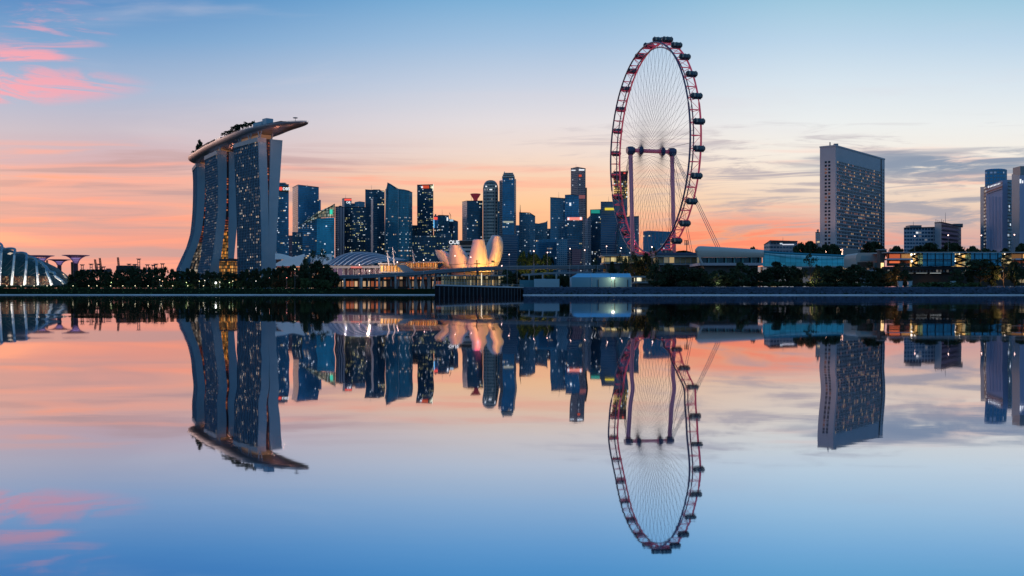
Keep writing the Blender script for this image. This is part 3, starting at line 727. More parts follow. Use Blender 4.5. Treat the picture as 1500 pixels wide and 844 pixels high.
t = tower('tall octagonal dark blue tower with a white crown', [(731.5, 2050), (736, 2036), (753.5, 2036), (756, 2046)], [264, 261, 261, 263], 44, ['brown', 'blue', 'brown'], roof=False)
m = MB()
for i, (a, b, py, h) in enumerate([(735.5, 754, 258.8, 1.7), (736.5, 753.2, 256.2, 1.3), (737.6, 751.8, 253.8, 1.1)]):
    m.box((PX((a + b) / 2, 2045), 2052, ZH(py + h / 2, 2045)), ((b - a) / F * 2045, 30, h / F * 2045))
m.box((PX(744.5, 2045), 2054, ZH(257, 2045)), (18, 20, 9)); m.tube(P(739, 254, 2046), P(739, 251.5, 2046), .8, n=4); m.build('crown', mat('crown_white', (.6, .58, .56), .5), t)
bar(t, 737.5, 752, 324, 326.5, 2033, mat('pale_band', (.3, .35, .3), .5, emit=(1, .95, .7), es=.35), 'lit_band')
tower('lower striped block in front of the octagonal dark blue tower', [(736, 1900), (758, 1905)], [344, 343], 40, ['stripe'], roof=False)
t = tower('blue gridded tower with a stepped top and tall mast', [(760.5, 2080), (776, 2076), (784, 2085)], [311.5, 312, 317], 40, ['grid'])
q = MB(); q.tube(P(762, 312, 2082), P(762, 300, 2082), .9, .3, n=4); q.build('mast', M_dark, t)
t = tower('pale blue block with a swept peak at its right corner', [(784, 2170), (796, 2165), (802, 2170)], [327, 328.5, 323], 36, ['grey'], roof=False)
tower('thin dark sliver block right of the swept peak block', [(802, 2300), (807, 2300)], [335, 335], 36, ['dark'], roof=False)
t = tower('squat dark blue block behind the yellow lit tree', [(785, 1850), (815, 1860)], [351, 350], 40, ['blue'], roof=False)
t = tower('wide blue block with gridded front, left of the tall pinkish tower', [(806, 2010), (815, 2004), (829, 2006)], [289.5, 290, 291], 44, ['grid', 'grid'])
t = tower('blue glass block rising just right of the gridded wide block', [(827.5, 1995), (838, 1990), (848, 2000)], [286, 285.5, 287], 44, ['blue', 'blue'])
bar(t, 834, 836.5, 297, 301.5, 1988, M_wsign)
t = tower('very tall pinkish tower with dark window strips, tallest in the centre', [(836.2, 2350), (846, 2330), (857.8, 2345)], [247, 245, 247.2], 44, ['brown', 'brown'], plant=1)
bar(t, 837, 843, 249, 250.2, 2335, M_wsign); bar(t, 848, 856, 248, 250, 2328, M_wsign)
bar(t, 848, 852, 256, 259, 2328, mat('dim_red_sign', (.3, .03, .02), .5), 'lit_band'); bar(t, 848, 857, 286, 291, 2328, mat('pink_lit_band', (.5, .2, .18), .5, emit=(1, .25, .2), es=.18), 'lit_band')
q = MB(); q.box((PX(858.4, 2360), 2360, 100), (3, 20, 290)); q.build('side_fin', M_dark, t)
t = tower('dark block crowned by a red and white lit band', [(831, 1950), (853, 1950)], [319, 319], 36, ['dark'], roof=False)
bar(t, 831, 853, 318.4, 322.6, 1948, mat('pink_crown', (.5, .2, .2), .5, emit=(1, .28, .2), es=.9), 'crown_light')
bar(t, 831.4, 834, 319, 322.4, 1946, M_wsign); bar(t, 849.5, 852, 318, 322, 1946, M_wsign)
t = tower('low pale teal gridded block in front of the red crowned block', [(815.5, 1800), (831, 1795), (847, 1800)], [351, 350, 351], 40, ['grid', 'stripe'], roof=False)
tower('low pinkish block with small lit windows under the red crowned block', [(838, 1780), (852, 1780)], [365, 365], 30, ['pinkg'], roof=False)
t = tower('narrow pink tower with notched balconies beside the dark green lit tower', [(856.5, 1950), (861, 1940), (866, 1945)], [321, 320, 314], 30, ['pale', 'pale'], roof=False)
t = tower('dark tower with a green lit top', [(864.5, 2010), (880, 2005)], [307, 306.5], 36, ['dark'], roof=False)
bar(t, 866, 878.6, 307.5, 312.5, 2002, mat('green_glow', (.02, .2, .16), .5, emit=(.03, .55, .42), es=.42), 'lit_band')
t = tower('broad blue striped block with a yellow sign near its roof', [(880, 1900), (903, 1905)], [296, 296], 44, ['stripe'], roof=True, plant=0)
m = MB(); m.face([P(903, 425, 1906), P(917, 425, 1906), P(903, 310, 1906)], [(0, 0), (20, 0), (0, 150)]); 
bar(t, 886, 900, 304.5, 308, 1896, mat('yellow_sign', (.6, .5, .05), .5, emit=(1, .72, .06), es=.75))
t = tower('yellow lit tower with a dark red cap behind the left rim of the wheel', [(899, 2100), (919, 2100)], [252, 252], 36, ['yell'], roof=False)
bar(t, 898.6, 919.4, 251, 264, 2097, mat('dark_red_cap', (.12, .03, .04), .6), 'roof_cap'); bar(t, 913.5, 917, 253, 254.5, 2095, M_red)
bar(t, 899, 919, 291, 309, 2097, M_steel, 'plant_floor')
tower('slanted grey blue tower behind the lower left rim of the wheel', [(903, 1990), (918, 1990)], [310, 300], 30, ['grey'], roof=False)
tower('grey block behind the left leg of the wheel', [(917, 2080), (936, 2080)], [318, 317], 36, ['grey'], roof=True)
t = tower('wide dark blue block seen through the lower part of the wheel', [(942, 1700), (950, 1690), (982, 1700)], [339, 338, 339.5], 60, ['blue', 'blue'], roof=False)
tower('low brown block with lit windows at the foot of the yellow sign block', [(898, 1650), (916, 1650)], [372, 371], 30, ['pinkg'], roof=False)
# OUE building behind the museum
t = tower('low white louvred office building with roof sign behind the petal museum', [(656, 1500), (702, 1500)], [353, 351], 40, ['wstripe'], roof=False)
bar(t, 656.5, 702, 352.6, 358.6, 1498, mat('dark_band', (.02, .025, .035), .4), 'top_floor'); text('OUE', 7.6, P(657.6, 357.6, 1495.5), 0, M_wsign, t)
# filler blocks low in the skyline
for lab, a, b, py, Y, k in (('low dark block left of the slanted lattice roofed tower', 423, 432, 345, 2300, 'pinkg'), ('low lit block under the dark twin slab', 553, 566, 350, 2150, 'dots'), ('long low block behind the petal museum, left part', 604, 640, 345, 2010, 'dots'),
        ('mid height dark block behind the striped concrete tower base', 640, 662, 342, 2020, 'dots'), ('blue block low between the ribbed tower and the mast tower', 752, 762, 330, 2300, 'blue'), ('squat dark block below the swept peak block', 776, 788, 345, 2200, 'blue'),
        ('dark low block right of the very tall pinkish tower', 858, 868, 336, 2250, 'grey'), ('bright windowed block at the foot of the slab with pale flank', 428, 446, 340, 1990, 'dots')):
    tower(lab, [(a, Y), (b, Y)], [py, py], 36, [k], roof=False)

# ============================================================ BIG BUILDINGS ON THE RIGHT
def slab_hotel():
    a, b, c = (PX(1201, 909), 909), (PX(1224, 900), 900), (PX(1296, 991), 991)
    H_ = ZH(214.5, 900)
    t = thing('slab_hotel', 'massive pale slab hotel with rows of small lit windows and blank top', 'hotel', ((a[0] + c[0]) / 2, 950, GZ))
    d = (c[0] - b[0], c[1] - b[1]); L = math.hypot(*d); dn = (d[0] / L, d[1] / L); nl = (-dn[1], dn[0])
    W = math.hypot(a[0] - b[0], a[1] - b[1])
    back = (c[0] + (a[0] - b[0]), c[1] + (a[1] - b[1]))
    M_w = mat('warm_white_wall', (.46, .46, .51), .7, noise=.12, nscale=.05)
    top_h = 8
    m = MB()
    m.prism([a, b, c, back], GZ, H_, 0, 2, [0, 0, 0, 0]); m.build('wall', [M_w, M_w, M_roof], t)
    # end wall windows
    e = ((b[0] - a[0]) / W, (b[1] - a[1]) / W); en = (e[1], -e[0])
    fh = 3.05; zb = 18
    nfl = int((H_ - top_h - zb) / 3.1); rr = random.Random(3)
    wl = [mat('window_dark', (.015, .02, .04), .15, .4), mat('window_lit', (.5, .3, .15), .5, emit=(1, .55, .22), es=.30), mat('window_dim', (.12, .05, .05), .4, emit=(1, .4, .22), es=.10)]
    for i in range(nfl):
        z = zb + i * 3.1
        for fx in (.38, .60):
            if fx == .60 and i % 1: continue
            q = MB(); cx, cy = a[0] + e[0] * W * fx, a[1] + e[1] * W * fx
            q.box((cx + en[0] * .02, cy + en[1] * .02, z), (1.9, .3, 1.7), math.atan2(e[1], e[0]))
            q.build('window', wl[rr.choice([0, 0, 0, 0, 0, 1 if i > 30 else 2])], t)
    # broad front: recessed bays
    q = MB(); n = (dn[1], -dn[0]); nb = 30; x_end = L * .90; bw = (x_end - 3) / nb
    sk = MB()
    for i in range(nfl):
        z = zb + i * 3.1
        for j in range(nb):
            s = 3 + (j + .5) * bw; u = rr.random()
            k = 1 if u < .13 else (2 if u < .24 else 0)
            cx, cy = b[0] + dn[0] * s + n[0] * .02, b[1] + dn[1] * s + n[1] * .02
            q.box((cx, cy, z), (bw * .60 if k != 1 else bw * .5, .3, 1.55 if k != 1 else 1.3), math.atan2(dn[1], dn[0]), k)
        cx, cy = b[0] + dn[0] * (x_end / 2 + 1.5) + n[0] * .35, b[1] + dn[1] * (x_end / 2 + 1.5) + n[1] * .35
        sk.box((cx, cy, z - 1.5), (x_end, .7, .45), math.atan2(dn[1], dn[0]))
    o = q.build('windows', wl, t, weld=False); o['kind'] = 'stuff'
    sk.build('floor_ledges', M_w, t, weld=False)
    q = MB()
    for i in range(nfl + 1):
        for s in (L * .935, L * .975):
            cx, cy = b[0] + dn[0] * s + n[0] * .02, b[1] + dn[1] * s + n[1] * .02
            q.box((cx, cy, zb + i * 3.1), (2.0, .3, 1.9), math.atan2(dn[1], dn[0]), 0)
    q.box((b[0] + dn[0] * L * .915 + n[0] * .3, b[1] + dn[1] * L * .915 + n[1] * .3, (GZ + H_) / 2), (1.0, .8, H_ - GZ - .5), math.atan2(dn[1], dn[0]), 0)
    o = q.build('end_bay_windows', wl, t, weld=False)
    q = MB(); q.prism([(a[0] - .4, a[1]), (b[0], b[1] - .5), (c[0] + .4, c[1] - .2), (back[0], back[1] + .4)], H_ + .01, H_ + 1.3, 0, 0); q.build('parapet', M_w, t)
    q = MB(); q.tube((b[0] - 3, b[1] + 6, H_), (b[0] - 3, b[1] + 6, H_ + 4.5), .6, n=5); q.box((b[0] + 4, b[1] + 12, H_ + 2), (3.5, 3, 4)); q.build('roof_plant', M_steel, t)
    q = MB(); zz = ZH(366, 880); q.box(((PX(1232, 880)), 884, (GZ + zz) / 2), (34, 20, zz - GZ), .87); q.build('podium', M_conc, t)
slab_hotel()
for px, y, z, e in ((1206, 860, 14, 60000), (1214, 866, 34, 40000)):
    l = bpy.data.lights.new('facade_floodlight', 'POINT'); l.energy = e; l.color = (1, .52, .34); l.shadow_soft_size = 2
    o = bpy.data.objects.new('facade_floodlight', l); COL.objects.link(o); o.location = (PX(px, y), y, z)
tower('slim grey tower just left of the massive slab hotel', [(1194.5, 1300), (1201.5, 1290)], [341, 341], 20, ['grey'])
t = tower('low flat roofed blue grey block on the horizon left of the slab hotel', [(1119, 1150), (1128, 1140), (1168, 1150)], [359, 353, 354], 40, [facade('pale_blue_grid', 4.0, 4.6, (.04, .10, .16), (.28, .37, .46), .08, .26, .10, seed=55)])
bar(t, 1130, 1166, 353.4, 356, 1139, M_roof, 'roof_edge'); bar(t, 1146, 1163, 357.6, 359, 1139, mat('dim_white_strip', (.4, .4, .45), .5, emit=(.9, .9, 1), es=.7), 'light_strip')
# broad low hotel
t = tower('long gridded blue grey building with thin white floor lines', [(1324, 1040), (1369, 1040)], [334.5, 333.5], 40, [facade('white_grid', 3.0, 3.6, (.02, .07, .13), (.42, .50, .60), .10, .24, .05, (1, .7, .4), (1, 1, 1), .5, .6, .4, .2, .5, .3, 51)], plant=1)
t = tower('block with a blank blue end wall and pink lit striped front', [(1369, 1030), (1379, 1010), (1408, 1050)], [326.8, 326, 332.5], 40, [M_panel, facade('pink_stripes', 40, 4.4, (.05, .02, .03), (.62, .34, .42), 0, .26, 0, seed=52)], plant=2)
for k in range(5):
    q = MB(); q.tube(P(1371 + k * 2.8, 327, 1035), P(1371 + k * 2.8, 321 + (k % 3) * 1.5, 1035), .18, n=4); q.build('antenna', M_dark, t)
for k, (px, w) in enumerate(((1384, 1.2), (1388, .8), (1391, 1.2), (1394, .6), (1397, 1.2), (1400, .5), (1403, 1))):
    bar(t, px - w / 2, px + w / 2, 330 + (px - 1380) * .13, 332 + (px - 1380) * .13, 1015 + (px - 1380) * 1.3, M_wsign, 'sign_lettering')
# tall hotel group at the frame edge
M_vio = mat('violet_concrete', (.42, .44, .62), .65, noise=.15, nscale=.05)
M_slit = facade('window_slot', 4.0, 3.4, (.05, .05, .07), (.06, .08, .12), .28, .26, .9, (1, .85, .62), (1, 1, 1), .4, .8, .2, .3, .5, 0, 53)
t = tower('blank violet grey tower with a white sign slanting across its upper left', [(1436, 1010), (1441, 1000), (1444.5, 990), (1468.5, 962), (1476, 962), (1481, 968), (1490, 975), (1493, 985)], [274, 273.8, 273.6, 264, 263.5, 263.5, 263, 263], 50,
          [M_panel, M_slit, M_vio, M_vio, fc('dark'), M_panel, M_panel], 'hotel_tower', 'hotel tower', roof=False)
q = MB(); n_ = 4
fcb = facade('terrace_stripes', 50, 4.2, (.03, .03, .06), (.42, .40, .52), 0, .22, 0, seed=54)
A, B_ = P(1444.8, 284.5, 988), P(1468.4, 276, 960.5); C_, D_ = P(1468.4, 265.5, 960.5), P(1444.8, 275, 988)
q.face([A, B_, C_, D_], [(0, 0), (30, 0), (30, 8.6), (0, 8.6)]); q.build('terrace_bands', fcb, t)
M_dimred = mat('red_wash', (.30, .12, .14), .7); 
for k, w in enumerate((1.4, .8, 1.1, .7, 1.2, 1.0, .6, .9, .5)):
    px = 1448.5 + k * 2.0 + (0 if k else -.6); y = 988 - (px - 1444.8) * 1.16 - 2
    bar(t, px - w / 3, px + w / 3, 274.0 - (px - 1446) * .33 - (1 if k == 0 else 0), 276 - (px - 1446) * .33, y, M_wsign, 'sign_lettering')
q = MB()
for px in (1450, 1455, 1460, 1465):
    y = 988 - (px - 1444.8) * 1.16 - 1; q.tube(P(px, 364, y), P(px, 288, y), .35, n=4)
q.build('wall_ribs', M_vio, t)
t, cx, w_ = round_tower('round drum tower with banded windows rising behind the violet tower', 1463.5, 16.2, 1100, 246.2, 248.5, fc('grid'), 'hotel_tower')
t = tower('cream edged hotel tower with bright balcony slabs at the right frame edge', [(1482, 900), (1493.5, 880), (1502, 884), (1530, 900)], [255, 257, 256.5, 256], 60, [M_panel, M_vio, facade('balcony_stripes', 50, 4.2, (.015, .02, .04), (.34, .38, .46), 0, .24, 0, seed=56)], 'hotel_tower', 'hotel tower', roof=False)
bar(t, 1494, 1495.8, 262.5, 268.5, 877, M_wsign, 'sign_lettering'); bar(t, 1497.6, 1498.6, 264.5, 268.5, 878, M_wsign, 'sign_lettering')
q = MB(); q.box((PX(1502, 930), 930, ZH(252, 930)), (16, 14, 9)); q.build('roof_plant', M_steel, t)

# ============================================================ OBSERVATION WHEEL
def wheel():
    Y0 = 703.0; cz = ZH(221.5, Y0); cx = 95.7; RR = 72.6
    u = Vector((.245, -.9695, 0)); ax = Vector((.9695, .245, 0)); C = Vector((cx, Y0, cz)); up = Vector((0, 0, 1))
    t = thing('observation_wheel', 'giant red and navy observation wheel on two tall columns, ringed with glass capsules', 'observation wheel', (cx, Y0, GZ))
    M_navy = mat('navy_steel', (.09, .09, .16), .4, .2)
    M_rr = mat('red_lit_steel', (.48, .08, .13), .45, .1, emit=(1, .10, .18), es=.20)
    M_pk = mat('pink_steel', (.50, .22, .28), .45, .1, emit=(1, .12, .22), es=.09)
    def rp(th, r, a): return C + (u * math.cos(th) + up * math.sin(th)) * r + ax * a
    n = 112
    for a, mm in ((-3.6, M_navy), (3.6, M_rr)):
        m = MB(); m.path([rp(2 * math.pi * i / n, RR, a) for i in range(n)], .62, 6, closed=True); m.build('rim', mm, t)
    m = MB(); m.path([rp(2 * math.pi * i / n, RR - 3.2, 0) for i in range(n)], .42, 6, closed=True); m.build('rim', M_navy, t)
    m = MB(); k = 56
    for i in range(k):
        th = 2 * math.pi * i / k; th2 = 2 * math.pi * (i + 1) / k
        m.tube(rp(th, RR, -3.6), rp(th, RR, 3.6), .34, n=4)
        m.tube(rp(th, RR, -3.6), rp(th, RR - 3.2, 0), .2, n=4); m.tube(rp(th, RR, 3.6), rp(th, RR - 3.2, 0), .2, n=4)
        s = -1 if i % 2 else 1; m.tube(rp(th, RR, 3.6 * s), rp(th2, RR, -3.6 * s), .16, n=3)
    m.build('rim_bracing', M_rr, t)
    # lit platform pieces where the capsules hang
    # spokes
    m = MB(); ns = 56
    for i in range(ns):
        th = 2 * math.pi * (i + .5) / ns
        for s in (-1, 1):
            th0 = th + s * .9
            hub = C + ax * (8.0 * s) + (u * math.cos(th0) + up * math.sin(th0)) * 1.8
            m.tube(hub, rp(th, RR - 2.2, 0), .075, n=3, caps=False)
    m.build('spokes', mat('cable', (.10, .10, .13), .5, .3), t)
    # spindle and hub drums
    m = MB(); m.tube(C - ax * 14.5, C + ax * 14.5, 1.35, n=12); m.build('spindle', M_pk, t)
    for s in (-1, 1):
        m = MB(); m.tube(C + ax * (8.0 * s - 1.4), C + ax * (8.0 * s + 1.4), 2.7, n=14); m.tube(C + ax * (8.0 * s - .4), C + ax * (8.0 * s + .4), 3.3, n=14); m.build('hub', M_navy, t)
        top = C + ax * (15.2 * s)
        m = MB(); m.tube(top - ax * 2.6, top + ax * 2.6, 2.3, n=12); m.tube(top + up * 2.5 , top - up * 3, 2.0, n=12); m.build('bearing_block', M_navy, t)
        foot = Vector((top.x + 2.0, top.y, GZ - .5))
        M_col = mat('glowing_column_paint', (.60, .30, .36), .5, .1, emit=(1, .2, .3), es=.05)  # faint pink glow put into the paint to brighten the columns
        m = MB(); m.tube(top - up * 1.5, foot, 1.5, 1.3, n=10); m.build('column', M_col, t)
        for k, d in enumerate((-1, 1)):
            f2 = Vector((top.x + ax.x * 8 * s - u.x * 26 * d, top.y - u.y * 26 * d + ax.y * 8 * s, GZ))
            m = MB()
            for o in (-.7, .7): m.tube(top + ax * o, f2 + ax * o, .13, n=4)
            m.build('stay_cable', M_navy, t)
    # long anchor stays
    top = C + ax * 15.2; foot = Vector((PX(1080, 640), 640, GZ)); m = MB()
    for o in (-1.6, 0, 1.6): m.tube(top + up * 1.5 + ax * o * .6, foot + ax * o * 1.0, .24, n=4)
    m.build('anchor_stays', M_steel, t)
    top = C - ax * 15.2; foot = Vector((PX(893, 800), 800, GZ)); m = MB()
    for o in (-1.2, 0, 1.2): m.tube(top + up * 1.5 + ax * o * .5, foot + ax * o * 1.0, .16, n=4)
    m.build('anchor_stays', M_dark, t)
    # capsules
    M_cap = mat('capsule_shell', (.05, .06, .075), .35, .4)
    M_cg = facade('capsule_glass', 1.3, 8, (.03, .06, .07), (.03, .035, .045), .12, 0, 1, (1, .8, .55), (.7, .85, .9), .7, .05, .3, .1, .4, 0, 61)
    q = MB(); L = 3.9
    prof = [(-L, .5), (-L + .35, 1.35), (-L + 1.1, 1.8), (L - 1.1, 1.8), (L - .35, 1.35), (L, .5)]
    rows = [[tuple(ax * a + (u * math.cos(w) + up * math.sin(w)) * r for _ in (0,)) [0] for w in (2 * math.pi * k / 12 for k in range(13))] for a, r in prof]
    q.grid(rows, 0, False)
    for a, r in (prof[0], prof[-1]):
        q.face([ax * a + (u * math.cos(w) + up * math.sin(w)) * r for w in (2 * math.pi * k / 12 for k in range(12))])
    me_c = q.mesh('capsule', [M_cap])
    q = MB()
    for side in (-1, 1):
        rows = []; uvs = []
        for w in (-.45, 0, .45, .8):
            rr_ = 1.86; dirv = u * (math.cos(w) * side) + up * math.sin(w)
            rows.append([ax * a + dirv * rr_ for a in (-L + 1.1, -1, 1, L - 1.1)]); uvs.append([(a + 6.5, w + 2) for a in (-L + 1.1, -1, 1, L - 1.1)])
        q.grid(rows if side == 1 else rows[::-1], 0, False, uvs if side == 1 else uvs[::-1])
    for a in (-L - .02, L + .02):
        pass
    # end glazing of the capsule, facing along the axle
    for sg in (-1, 1):
        ring0 = [ax * (sg * (L - .33)) + (u * math.cos(w) + up * math.sin(w)) * 1.30 for w in (2 * math.pi * k / 8 for k in range(8))]
        ring0 = [p + ax * sg * .06 for p in ring0]
        q.face(ring0 if sg > 0 else ring0[::-1], [(k * .4, 2) for k in range(8)])
    me_g = q.mesh('capsule_glazing', [M_cg])
    q = MB(); 
    for a in (-2.6, 0, 2.6):
        ring = [ax * a + (u * math.cos(w) + up * math.sin(w)) * 1.98 for w in (2 * math.pi * k / 14 for k in range(14))]
        q.path(ring, .13, 4, closed=True)
    q.path([ax * -3 - up * 1.9, ax * 3 - up * 1.9], .3, 4)
    me_r = q.mesh('mounting_rings', [M_steel])
    for i in range(28):
        th = 2 * math.pi * (i + .5) / 28
        p = rp(th, RR + 2.4, 1.4) - Vector(t.location)
        o = bpy.data.objects.new('capsule', me_c); COL.objects.link(o); o.parent = t; o.location = p
        for nm, mm in (('glazing', me_g), ('mounting_ring', me_r)):
            c = bpy.data.objects.new(nm, mm); COL.objects.link(c); c.parent = o
wheel()
# terminal building at the wheel's foot: slabs with a lit yellow floor between
def low_lit(label, px0, px1, Y, pr, pfl, pbase, litm, name='terminal_building', cat='building', segs=8, dep=26, over=0.8):
    t = thing(name, label, cat, (PX((px0 + px1) / 2, Y), Y + dep / 2, GZ))
    x0, x1 = PX(px0, Y), PX(px1, Y)
    m = MB(); m.box(((x0 + x1) / 2, Y + dep / 2, ZH(pr, Y)), (x1 - x0 + 2 * over, dep + 2 * over, 1.0)); m.build('roof', M_conc, t)
    m = MB(); zz0, zz1 = ZH(pfl, Y), ZH(pr, Y) - .5
    m.prism([(x0 + 1, Y + 2.5), (x1 - 1, Y + 2.5), (x1 - 1, Y + dep), (x0 + 1, Y + dep)], zz0, zz1, 0, 0); m.build('glazing', litm, t)
    m = MB(); m.box(((x0 + x1) / 2, Y + dep / 2 - .5, zz0 - .5), (x1 - x0, dep, 1.0)); m.build('floor_slab', M_conc, t)
    m = MB(); m.prism([(x0 + 2, Y + 1), (x1 - 2, Y + 1), (x1 - 2, Y + dep - 1), (x0 + 2, Y + dep - 1)], GZ, zz0 - 1, 0, 0); m.build('base', mat('dark_wall', (.10, .09, .09), .8), t)  # base wall in one even dark colour
    for i in range(segs + 1):
        m = MB(); x = x0 + 1 + (x1 - x0 - 2) * i / segs; m.tube((x, Y + .6, zz0), (x, Y + .6, zz1), .22, n=5); m.build('column', M_pale, t)
    return t
F_yel = facade('yellow_glazing', 4.0, 3.2, (.4, .26, .08), (.12, .08, .04), .06, .06, 1, (1, .58, .12), (1, .78, .35), .3, .85, .0, .3, .5, .55, 71, .5)
F_ywh = facade('warm_white_glazing', 3.5, 4.0, (.3, .22, .12), (.10, .09, .08), .06, .06, 1, (1, .66, .28), (1, .9, .65), .4, .8, .0, .3, .5, .7, 72)
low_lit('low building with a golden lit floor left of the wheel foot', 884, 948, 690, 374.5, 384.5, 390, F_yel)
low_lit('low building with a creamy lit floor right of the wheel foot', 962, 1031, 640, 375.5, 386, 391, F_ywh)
m = MB()
m.box((PX(990, 668), 668, ZH(372.6, 668)), (30, 20, 1.5)); 
solo('roof_canopy', m, mat('blue_canopy', (.06, .09, .16), .5), 'dark blue boarding canopy on the roof beneath the bottom of the wheel', 'canopy')
# red floodlights below the wheel
for px, y in ((945, 700), (968, 660)):
    l = bpy.data.lights.new('wheel_floodlight', 'SPOT'); l.energy = 60000; l.color = (1, .12, .25); l.spot_size = R(120); l.shadow_soft_size = 2
    o = bpy.data.objects.new('wheel_floodlight', l); COL.objects.link(o); o.location = (PX(px, y), y, 26); o.rotation_euler = (R(180), 0, 0)

# ============================================================ PETAL MUSEUM
def museum():
    Yc = 1000; t = thing('petal_museum', 'white lotus shaped museum with upturned petals lit gold and pink', 'museum', (PX(690, Yc), Yc, GZ))
    M_pet = mat('petal_skin', (.56, .54, .55), .5, noise=.06, nscale=.08)
    def petal(rows, bulge, lean, thick=7, y0=0):
        """rows from foot to tip: (row, left, right)"""
        m = MB(); fr = []; bk = []
        n = len(rows)
        # resample smoothly
        pts = catmull([(r[0], r[1] - .07 * (r[2] - r[1]), r[2] + .07 * (r[2] - r[1])) for r in rows], 6)
        N_ = len(pts)
        for i, (py, a, b) in enumerate(pts):
            tt = i / (N_ - 1); f = []; k = []
            for j in range(9):
                s = j / 8; px = a + (b - a) * s
                bb = bulge * (1 - (2 * s - 1) ** 2) * (1 - .35 * tt)
                y = Yc + y0 - lean * tt - bb + 8
                f.append(tuple(P(px, py, y))); k.append(tuple(P(px, py, y + thick * (1 - .75 * tt) + 1.5 * (1 - (2 * s - 1) ** 2))))
            fr.append(f); bk.append(k)
        m.grid(fr, 0, True); m.grid([r[::-1] for r in bk], 0, True)
        for i in range(N_ - 1):
            m.face([bk[i][0], fr[i][0], fr[i + 1][0], bk[i + 1][0]]); m.face([fr[i][-1], bk[i][-1], bk[i + 1][-1], fr[i + 1][-1]])
        m.face(fr[-1] + bk[-1][::-1]); m.build('petal', M_pet, t)
    petal([(398, 668, 678), (392, 655, 672), (385, 648, 664), (377, 642, 661), (370, 639, 655), (366.3, 637.5, 648)], 7, 10, 8, 12)
    petal([(398, 668, 700), (391, 662, 689), (384, 660.3, 685), (376, 659.3, 681), (368, 659.2, 677), (359, 660, 672.8)], 9, 12, 8, 4)
    petal([(398, 680, 716), (391, 684.5, 714), (384, 686.4, 713.6), (375, 689, 712.3), (364, 691.3, 710.8), (350.6, 694, 708.2)], 11, 14, 8, 0)
    petal([(398, 706, 722), (391, 711.5, 727.5), (384, 713.5, 731.2), (375, 718, 734.3), (364, 721.6, 736), (354, 722.6, 735.6), (346, 724.5, 733)], 9, 12, 9, 3)
    # petals behind, showing their grey inner sides
    petal([(398, 700, 716), (386, 705, 715), (376, 707, 719), (366, 711, 721), (355, 715, 724), (344.5, 721.5, 731)], 3, -6, 5, 26)
    petal([(398, 668, 690), (385, 670, 686), (374, 670, 684), (366, 668, 679), (359.6, 664, 673.5)], 3, -6, 5, 24)
    petal([(398, 640, 668), (388, 650, 664), (380, 655, 662), (372, 650, 658), (366.8, 644, 648.5)], 3, -4, 5, 26)
    m = MB(); c = (PX(690, Yc + 25), Yc + 25)
    m.grid([[(c[0] + r * math.cos(a), c[1] + r * .8 * math.sin(a), z) for a in (2 * math.pi * k / 16 for k in range(17))] for z, r in ((GZ, 14), (GZ + 8, 20), (GZ + 18, 24), (GZ + 20, 0.1))], 0, True)
    m.build('core', mat('museum_core', (.12, .12, .14), .5), t)
    for px, y, z, e, c in ((716, 962, 9, 95000, (1, .42, .05)), (735, 975, 9, 70000, (1, .54, .09)), (700, 960, 10, 26000, (1, .26, .05)), (668, 958, 16, 30000, (1, .16, .18)), (650, 968, 7, 9000, (1, .5, .15)), (700, 945, 46, 16000, (1, .09, .2))):
        l = bpy.data.lights.new('museum_uplight', 'POINT'); l.energy = e * 1.0; l.color = c; l.shadow_soft_size = 3
        o = bpy.data.objects.new('museum_uplight', l); COL.objects.link(o); o.location = (PX(px, y), y, z)
museum()

# ============================================================ SHELL ROOFS
def shell(label, ridge, eave, Y, dep, m_, name='shell_roof'):
    t = thing(name, label, 'shell roof', (PX(ridge[0][0], Y), Y, GZ))
    m = MB(); A = catmull([(a, b, 0) for a, b in ridge], 4); B_ = catmull([(a, b, 0) for a, b in eave], 4)
    rows = []
    n = min(len(A), len(B_))
    for k in range(5):
        s = k / 4
        rows.append([tuple(P(B_[i].x + (A[i].x - B_[i].x) * s, B_[i].y + (A[i].y - B_[i].y) * math.sin(s * math.pi / 2), Y + dep * s)) for i in range(n)])
    m.grid(rows, 0, True); m.build('roof', m_, t)
    m = MB(); x0, x1 = PX(eave[0][0] + 2, Y + dep * .6), PX(eave[-1][0] - 2, Y + dep * .6)
    zz = min(ZH(p[1], Y) for p in eave)
    m.prism([(x0, Y + dep * .55), (x1, Y + dep * .55), (x1, Y + dep), (x0, Y + dep)], GZ, max(GZ + 2, zz + 1), 0, 0); m.build('wall', fc('arc'), t)
    return t
M_shell = mat('peach_membrane', (.85, .68, .60), .55, noise=.08, nscale=.1)
shell('upper pale shell roof just right of the nearest curved hotel tower', [(403, 371), (412, 372), (422, 374.5), (432, 378)], [(403, 380), (412, 380), (422, 380), (432, 380)], 1120, 30, M_shell)
shell('broad peach shell roof spreading behind the tall waterside tree', [(404, 386), (418, 379), (433, 375.5), (446, 372)], [(404, 390), (418, 390), (433, 390), (448, 390)], 1060, 36, M_shell)
shell('peach shell roof peeking out right of the tall waterside tree', [(455, 376), (464, 374), (474, 373), (486, 372)], [(455, 388), (464, 388), (474, 388), (486, 388)], 1080, 36, M_shell)
